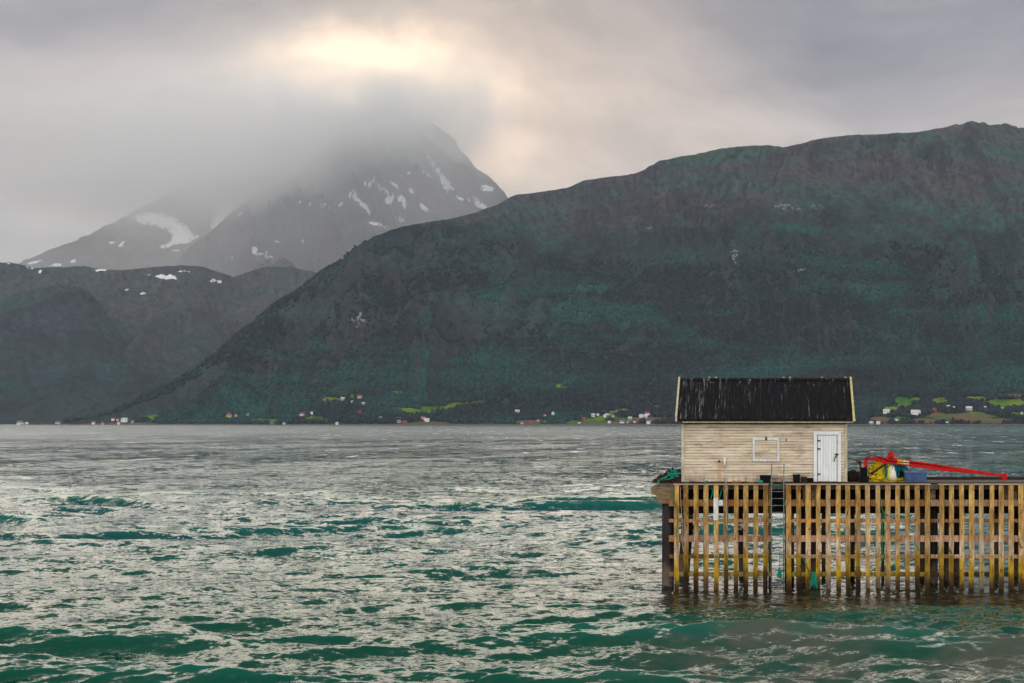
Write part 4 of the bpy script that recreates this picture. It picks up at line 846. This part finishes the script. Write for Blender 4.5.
def knot(px, py, label, seed, w=6, h=9):
    b = MB(); r2 = random.Random(seed); Y = FY-.11
    for k in range(9):
        p0 = at(px+r2.uniform(-1.2, 1.2), py+r2.uniform(-2, 1), Y); p3 = at(px+r2.uniform(-w, w), py+r2.uniform(-3, h), Y+r2.uniform(-.03, .02))
        b.tube(smooth_path([p0, (p0+p3)/2+Vector((r2.uniform(-.06, .06), -.02, r2.uniform(-.06, .06))), p3], 5), .013, 5)
    tag(b.build('rope', M['pale'], smooth=True, origin=at(px, py, Y)), label, 'rope', 'frayed pale rope knots on the left fence')
knot(700.5, 520, 'frayed pale rope knot on the third slat of the left fence', 3, 4, 12)
knot(742, 525, 'frayed pale rope knot near the middle of the left fence', 8, 6, 6)
hang([(880.6, 498), (881.2, 506), (882.8, 512), (882.6, 540), (882.8, 562)], M['green'], 'long bright green rope hanging under the yellow net heap', .018)
hang([(882, 510), (885, 513), (888.6, 516)], M['green'], 'short green rope end slanting off the long rope under the crane', .02)
hang([(914, 541), (917, 546), (919.5, 551)], M['teal'], 'short turquoise rope end right of the middle of the right fence', .02)
hang([(802, 556), (806.5, 566), (811.5, 575)], M['green'], 'green rope slanting down to the turquoise tassel', .02)
hang([(1018.6, 538), (1020, 545), (1023, 548)], M['green'], 'green rope end at the right edge of the photo', .016)
hang([(779.4, 555), (779.8, 562), (779, 569)], M['green'], 'green rope hanging inside the ladder gap', .014)
def tassel(px, py, wpx, hpx, label, seed):
    b = MB(); r2 = random.Random(seed); Y = FY-.13
    for k in range(15):
        a = -1+2*(k+r2.random())/15; p0 = at(px+a*.7, py, Y+r2.uniform(-.03, .03)); p1 = at(px+a*wpx*.3, py+hpx*.4, Y+r2.uniform(-.06, .05)); p2 = at(px+a*wpx*.5, py+hpx*r2.uniform(.8, 1.05), Y+r2.uniform(-.08, .06))
        b.tube(smooth_path([p0, p1, p2], 4), .013, 4)
    tag(b.build('rope', M['teal'], smooth=True, origin=at(px, py, Y)), label, 'rope')
tassel(779.6, 568, 6, 10, 'frayed turquoise rope bundle hanging between the ladder stiles', 2)
tassel(814, 572, 8.5, 16, 'frayed turquoise rope tassel on the fence just above the water', 5)

# ------------------------------------------------------------------ crane and gear east of the hut
CY = 60.0
def cp(a, c, Y=CY): return at(a, c, Y)
crane = thing('crane', (ax(863.5, CY), CY, DZ), 'red painted deck crane with its long boom lowered over the pier', 'crane')
b = MB(); b.box(ax(860.6, CY), ax(867.2, CY), CY-.16, CY+.16, az(476, CY), az(467.2, CY)); b.box(ax(859.4, CY), ax(868.6, CY), CY-.22, CY+.22, DZ, az(476.1, CY)); b.build('base', M['black'], crane, bevel=.02)
def plate(pts, y0, y1, m, nm, par=crane, bv=.01): return MB().prism([(ax(a, CY), az(c, CY)) for a, c in pts][::-1], y0, y1).build(nm, m, par, bevel=bv)
plate([(864.2, 457.6), (867.6, 457.6), (867.6, 467.4), (864.2, 467.4)], CY-.09, CY+.09, M['red'], 'mast')
boom = plate([(867.8, 457.4), (881, 457.0), (897, 458.4), (909.5, 460.2), (940, 464.6), (1003.4, 474.6), (1003.4, 476.6), (940, 470.6), (909, 466.0), (897, 464.2), (884, 463.8), (875, 460.7), (867.8, 460.3)], CY-.08, CY+.08, M['red'], 'boom')
plate([(888.6, 451.9), (893.4, 451.9), (894.2, 458.0), (887.0, 457.4)], CY-.11, CY+.11, M['red'], 'winch_housing')
MB().tube([cp(890.4, 458.2, CY-.12), cp(890.4, 458.2, CY-.17)], .07, 10).build('pin', M['rust'], crane)
M['dorange'] = simple('orange_label', (.75, .33, .01), (.65, .28, .01), 3, .5); M['dcream'] = simple('cream_label', (.70, .60, .45), (.55, .42, .30), 6, .5)
plate([(897.2, 459.2), (903, 460.0), (903, 464.0), (897.2, 463.2)], CY-.088, CY-.084, M['dorange'], 'label', boom, 0)
plate([(903.1, 460.1), (909, 460.9), (909, 464.5), (903.1, 464.0)], CY-.088, CY-.084, M['dcream'], 'label', boom, 0)
b = MB(); n = 16; b.prism([(ax(1004, CY)+2.9/F*CY*math.cos(a), az(476.6, CY)+3.9/F*CY*math.sin(a)) for a in np.linspace(0, 2*math.pi, n, endpoint=False)], CY-.13, CY+.13); b.build('boom_tip', M['red'], crane, bevel=.02)
plate([(884.6, 463.2), (886.8, 464.2), (871.5, 474.6), (869, 473.4)], CY-.13, CY-.085, M['mat'], 'ram')
b = MB(); b.tube([cp(869.8, 461.6, CY-.1), cp(869.8, 464.5, CY-.1)], .05, 8)
MB().tube(smooth_path([cp(865, 459, CY-.12), cp(872, 455.6, CY-.14), cp(884, 458.6, CY-.13), cp(890, 461, CY-.12), cp(920, 463.6, CY-.10), cp(950, 467.8, CY-.10)]), .014, 6).build('hose', M['black'], crane, smooth=True)
for a_, c_ in ((866, 459), (866, 465.5), (874, 459), (895, 461.5), (915, 463.4), (960, 470)): MB().tube([cp(a_, c_, CY-.075), cp(a_, c_, CY-.105)], .022, 8).build('bolt', M['rust'], crane)
gw_ = thing('hand_winch', (ax(859.5, CY-.1), CY-.1, DZ), 'small rusty hand winch on a thin stalk left of the red crane', 'winch')
MB().tube([cp(859.9, 463), cp(860.6, 470), cp(859.6, 482.4)], .035, 8).build('stalk', M['rust'], gw_)
b = MB(); b.tube([cp(857.0, 461.4, CY-.14), cp(862.4, 462.6, CY-.14)], .055, 10); b.build('drum', M['rust'], gw_)
MB().tube([cp(857.2, 461.8), cp(855.4, 459.3)], .02, 6).build('handle', M['rust'], gw_)
rope([cp(862.0, 463, CY-.2), cp(862.6, 466, CY-.2), cp(862.2, 467.6, CY-.2)], .02, M['pale'], 'short pale rope hanging from the rusty hand winch')
# dark netting behind the crane foot
b = MB(); heap(b, (ax(853.5, 60.8), 60.8, DZ), .34, .3, .36, 14, lump=.3, pw=.6); tangle(b, (ax(853.5, 60.6), 60.5, DZ+.1), .3, .1, .3, 18, .018, 5)
tag(b.build('net', simple('dark_netting', (.05, .035, .02), (.012, .01, .008), 14, .9, bump=1), origin=(ax(853.5, 60.8), 60.8, DZ)), 'low dark brown fishing net heap against the right corner of the hut', 'net')
# yellow nets
ny, tt_, pp_ = mat('yellow_and_black_net', .85, 0, .2); P = tt_.obj()
vo = tt_.node('ShaderNodeTexVoronoi'); tt_.set(vo.inputs['Vector'], P); vo.inputs['Scale'].default_value = 9
cc = tt_.mix(tt_.rng(vo.outputs['Distance'], .30, .42), (.010, .014, .008), (.72, .55, .01)); xx_, yy_, zz_ = tt_.sep(P); cc = tt_.mix(tt_.rng(tt_.m('ADD', xx_, tt_.m('MULTIPLY', tt_.noise(P, 3, 3), .5)), .22, .55), cc, tt_.mix(tt_.rng(tt_.noise(tt_.scale(P, (3, 3, 1)), 3, 4), .35, .65), (.26, .26, .01), (.72, .56, .02)))
tt_.set(pp_.inputs['Base Color'], cc); tt_.set(pp_.inputs['Normal'], tt_.bump(vo.outputs['Distance'], .9, .04))
Y = 60.55
b = MB(); heap(b, (ax(880, Y), Y, DZ), .50, .42, az(460.5, Y)-DZ, 12, lump=.13, pw=.55)
tangle(b, (ax(878, Y), Y-.2, DZ+.1), .5, .3, .8, 40, .02, 44)
tag(b.build('net', ny, smooth=False, origin=(ax(880, Y), Y, DZ)), 'tall heap of yellow and black fishing net behind the red crane boom', 'net')
b = MB(); heap(b, (ax(890, Y), Y-.30, DZ), .86, .26, .13, 17, lump=.3, pw=.5)
tangle(b, (ax(890, Y), Y-.35, DZ), .88, .22, .13, 44, .02, 48)
tag(b.build('net', M['yellow'], origin=(ax(890, Y), Y-.3, DZ)), 'flat spread of plain yellow net on the deck at the foot of the heap', 'net')
b = MB(); Yb = 60.12
b.lathe([(.10, 0), (.21, .03), (.235, .15), (.22, .38), (.175, .54), (.08, .62), (.03, .66)], (ax(891.5, Yb), Yb, DZ+.05), 24)
m, t, p = mat('stained_buoy', .5, 0, .4); P = t.obj(); x, y, z = t.sep(P); c = t.mix(t.rng(t.m('ADD', t.noise(P, 4, 4), t.m('MULTIPLY', x, -1.3)), .35, .6), (.74, .72, .66), (.62, .56, .12)); t.set(p.inputs['Base Color'], c)
tag(b.build('buoy', m, smooth=True, origin=(ax(891.5, Yb), Yb, DZ)), 'cream and yellow stained buoy leaning in the net heap', 'buoy')
b = MB()
for k in range(16):
    r2 = random.Random(60+k); px = 884+r2.random()*24; w1 = r2.uniform(-2.5, 3.5)
    b.tube(smooth_path([at(px, 463.5+abs(px-892)*.12, 60.3), at(px+w1*.4, 468+r2.random()*2, 60.05-r2.random()*.1), at(px+w1*.8, 473, 60.0), at(px+w1, 475+r2.random()*5.5, 60.0)], 4), .022, 5)
for k in range(3): tangle(b, (ax(897, 60.35), 60.35, DZ+.42), .46, .2, .30, 22, .026, 80+k)
m2 = simple('sea_blue_rope', (.01, .22, .26), (.0, .07, .09), 9, .8, bump=.7)
tag(b.build('rope', m2, smooth=True, origin=(ax(897, 60.3), 60.3, DZ)), 'mass of sea blue rope spilling over the net heap and buoy', 'rope')
b = MB(); heap(b, (ax(901, 60.7), 60.7, DZ), .26, .3, .72, 19, lump=.2, pw=.5)
tag(b.build('net', simple('dark_teal_netting', (.012, .05, .06), (.006, .02, .025), 12, .9, bump=1), origin=(ax(901, 60.7), 60.7, DZ)), 'dark blue green net bundle between the yellow heap and the blue crate', 'net')
# blue crate
Y = 60.1; xa, xb = span(903.8, 926, Y); zc = az(470.8, Y); ct = thing('fish_crate', ((xa+xb)/2, Y, DZ), 'large blue plastic fish crate under the red boom', 'crate')
openbox((xa+xb)/2, Y, (xb-xa)*.95, .55, (xb-xa)*.98, .6, zc-DZ, DZ, .03).build('body', M['blue'], ct, bevel=.012)
b = MB(); q = (xa+xb)/2; e = (xb-xa)/2+.01; b.box(q-e, q+e, Y-.325, Y-.302, zc-.07, zc+.012); b.box(q-e, q+e, Y+.302, Y+.325, zc-.07, zc+.012); b.box(q-e, q-e+.03, Y-.301, Y+.301, zc-.07, zc+.012); b.box(q+e-.03, q+e, Y-.301, Y+.301, zc-.07, zc+.012)
b.build('rim', simple('pale_blue_rim', (.10, .17, .32), (.06, .11, .22), 4, .5), ct)
for k in range(5): MB().box(xa+.10+k*.20, xa+.13+k*.20, Y-.318, Y-.298, DZ+.06, zc-.10).build('rib', M['blue'], ct)

# ------------------------------------------------------------------ houses across the fjord
def wall_mat(nm, c): return simple(nm, c, tuple(v*.8 for v in c), .6, .8)
HM = dict(white=wall_mat('house_white', (.80, .80, .80)), red=wall_mat('house_red', (.34, .04, .06)), yellow=wall_mat('house_yellow', (.62, .42, .12)), pink=wall_mat('house_pale', (.62, .46, .42)), grey=wall_mat('house_grey', (.36, .37, .40)),
          rred=wall_mat('roof_red', (.27, .06, .07)), rgrey=wall_mat('roof_grey', (.20, .21, .24)), rwhite=wall_mat('roof_pale', (.58, .58, .62)), rdark=wall_mat('roof_dark', (.05, .045, .05)), glass=simple('window_glass', (.03, .04, .05), (.02, .02, .03), 2, .15, spec=.6))
def house(px, py, wpx, wall, roof, label, gable=False, hk=1.0, where='hillside', chim=False):
    q = on_ground(where, px, py+.3); s = q.y/F; wd = max(wpx, 2.0)*s*.80; dp = min(wd*.7, 9.0) if wd > 7 else wd*.8; h = min(max(2.6, wd*.30), 4.6)*hk; rh = min(dp*.42, 3.6)
    if gable: wd, dp = dp, wd
    name = 'boat_shed' if 'shed' in label else ('barn' if 'barn' in label else 'house')
    o = thing(name, q, label, 'boat shed' if name == 'boat_shed' else name, 'houses and sheds along the far shore')
    o.location = q; X, Y, Z = q; x0, x1, y0, y1 = X-wd/2, X+wd/2, Y-dp/2, Y+dp/2; zt = Z+h
    b = MB()
    if not gable:
        b.add([(x0, y0, Z-2), (x1, y0, Z-2), (x1, y1, Z-2), (x0, y1, Z-2), (x0, y0, zt), (x1, y0, zt), (x1, y1, zt), (x0, y1, zt), (x0, Y, zt+rh-.15), (x1, Y, zt+rh-.15)], [(3, 2, 1, 0), (0, 1, 5, 4), (1, 2, 6, 9, 5), (2, 3, 7, 6), (3, 0, 4, 8, 7)])
        rf = MB(); e = .5
        for sg in (-1, 1):
            ye = Y+sg*(dp/2+e); ze = zt-rh*e/(dp/2); rf.hexa([(x0-e, ye, ze), (x1+e, ye, ze), (x1+e, Y, zt+rh), (x0-e, Y, zt+rh), (x0-e, ye, ze+.3), (x1+e, ye, ze+.3), (x1+e, Y, zt+rh+.3), (x0-e, Y, zt+rh+.3)])
    else:
        b.add([(x0, y0, Z-2), (x1, y0, Z-2), (x1, y1, Z-2), (x0, y1, Z-2), (x0, y0, zt), (x1, y0, zt), (x1, y1, zt), (x0, y1, zt), (X, y0, zt+rh-.15), (X, y1, zt+rh-.15)], [(3, 2, 1, 0), (0, 1, 5, 8, 4), (1, 2, 6, 5), (2, 3, 7, 9, 6), (3, 0, 4, 7)])
        rf = MB(); e = .5
        for sg in (-1, 1):
            xe = X+sg*(wd/2+e); ze = zt-rh*e/(wd/2); rf.hexa([(xe, y0-e, ze), (X, y0-e, zt+rh), (X, y1+e, zt+rh), (xe, y1+e, ze), (xe, y0-e, ze+.3), (X, y0-e, zt+rh+.3), (X, y1+e, zt+rh+.3), (xe, y1+e, ze+.3)])
    b.build('wall', HM[wall], o); r_ = rf.build('roof', HM[roof], o)
    if chim: MB().box(X-.6, X+.6, Y-.6, Y+.6, zt+rh-.5, zt+rh+1.6).build('chimney', HM['grey'], r_)
    if wpx > 3.4:
        nw = max(2, int(wd/4))
        for k in range(nw):
            xc = x0+wd*(k+.5)/nw; MB().box(xc-.6, xc+.6, y0-.06, y0+.05, Z+h*.42, Z+h*.80).build('window', HM['glass'], o)
    return o
for e in L_:
    k = e[6] if len(e) > 6 else 0
    house(*e[:6], gable=k in (3, 4), hk=1.6 if k in (2, 4) else 1.0, chim=k in (1, 2), where='hillside')

# ------------------------------------------------------------------ render settings
vs = SC.view_settings; vs.view_transform = 'Standard'; vs.look = 'None'; vs.gamma = 1; vs.use_curve_mapping = False; vs.exposure = .10
SC.render.engine = 'CYCLES'; cy = SC.cycles
cy.use_denoising = True; cy.denoiser = 'OPENIMAGEDENOISE'
cy.max_bounces = 14; cy.diffuse_bounces = 2; cy.glossy_bounces = 3; cy.transmission_bounces = 4; cy.volume_bounces = 12; cy.transparent_max_bounces = 8
cy.volume_step_rate = 1.0; cy.volume_max_steps = 256
cy.use_adaptive_sampling = True; cy.adaptive_threshold = .02
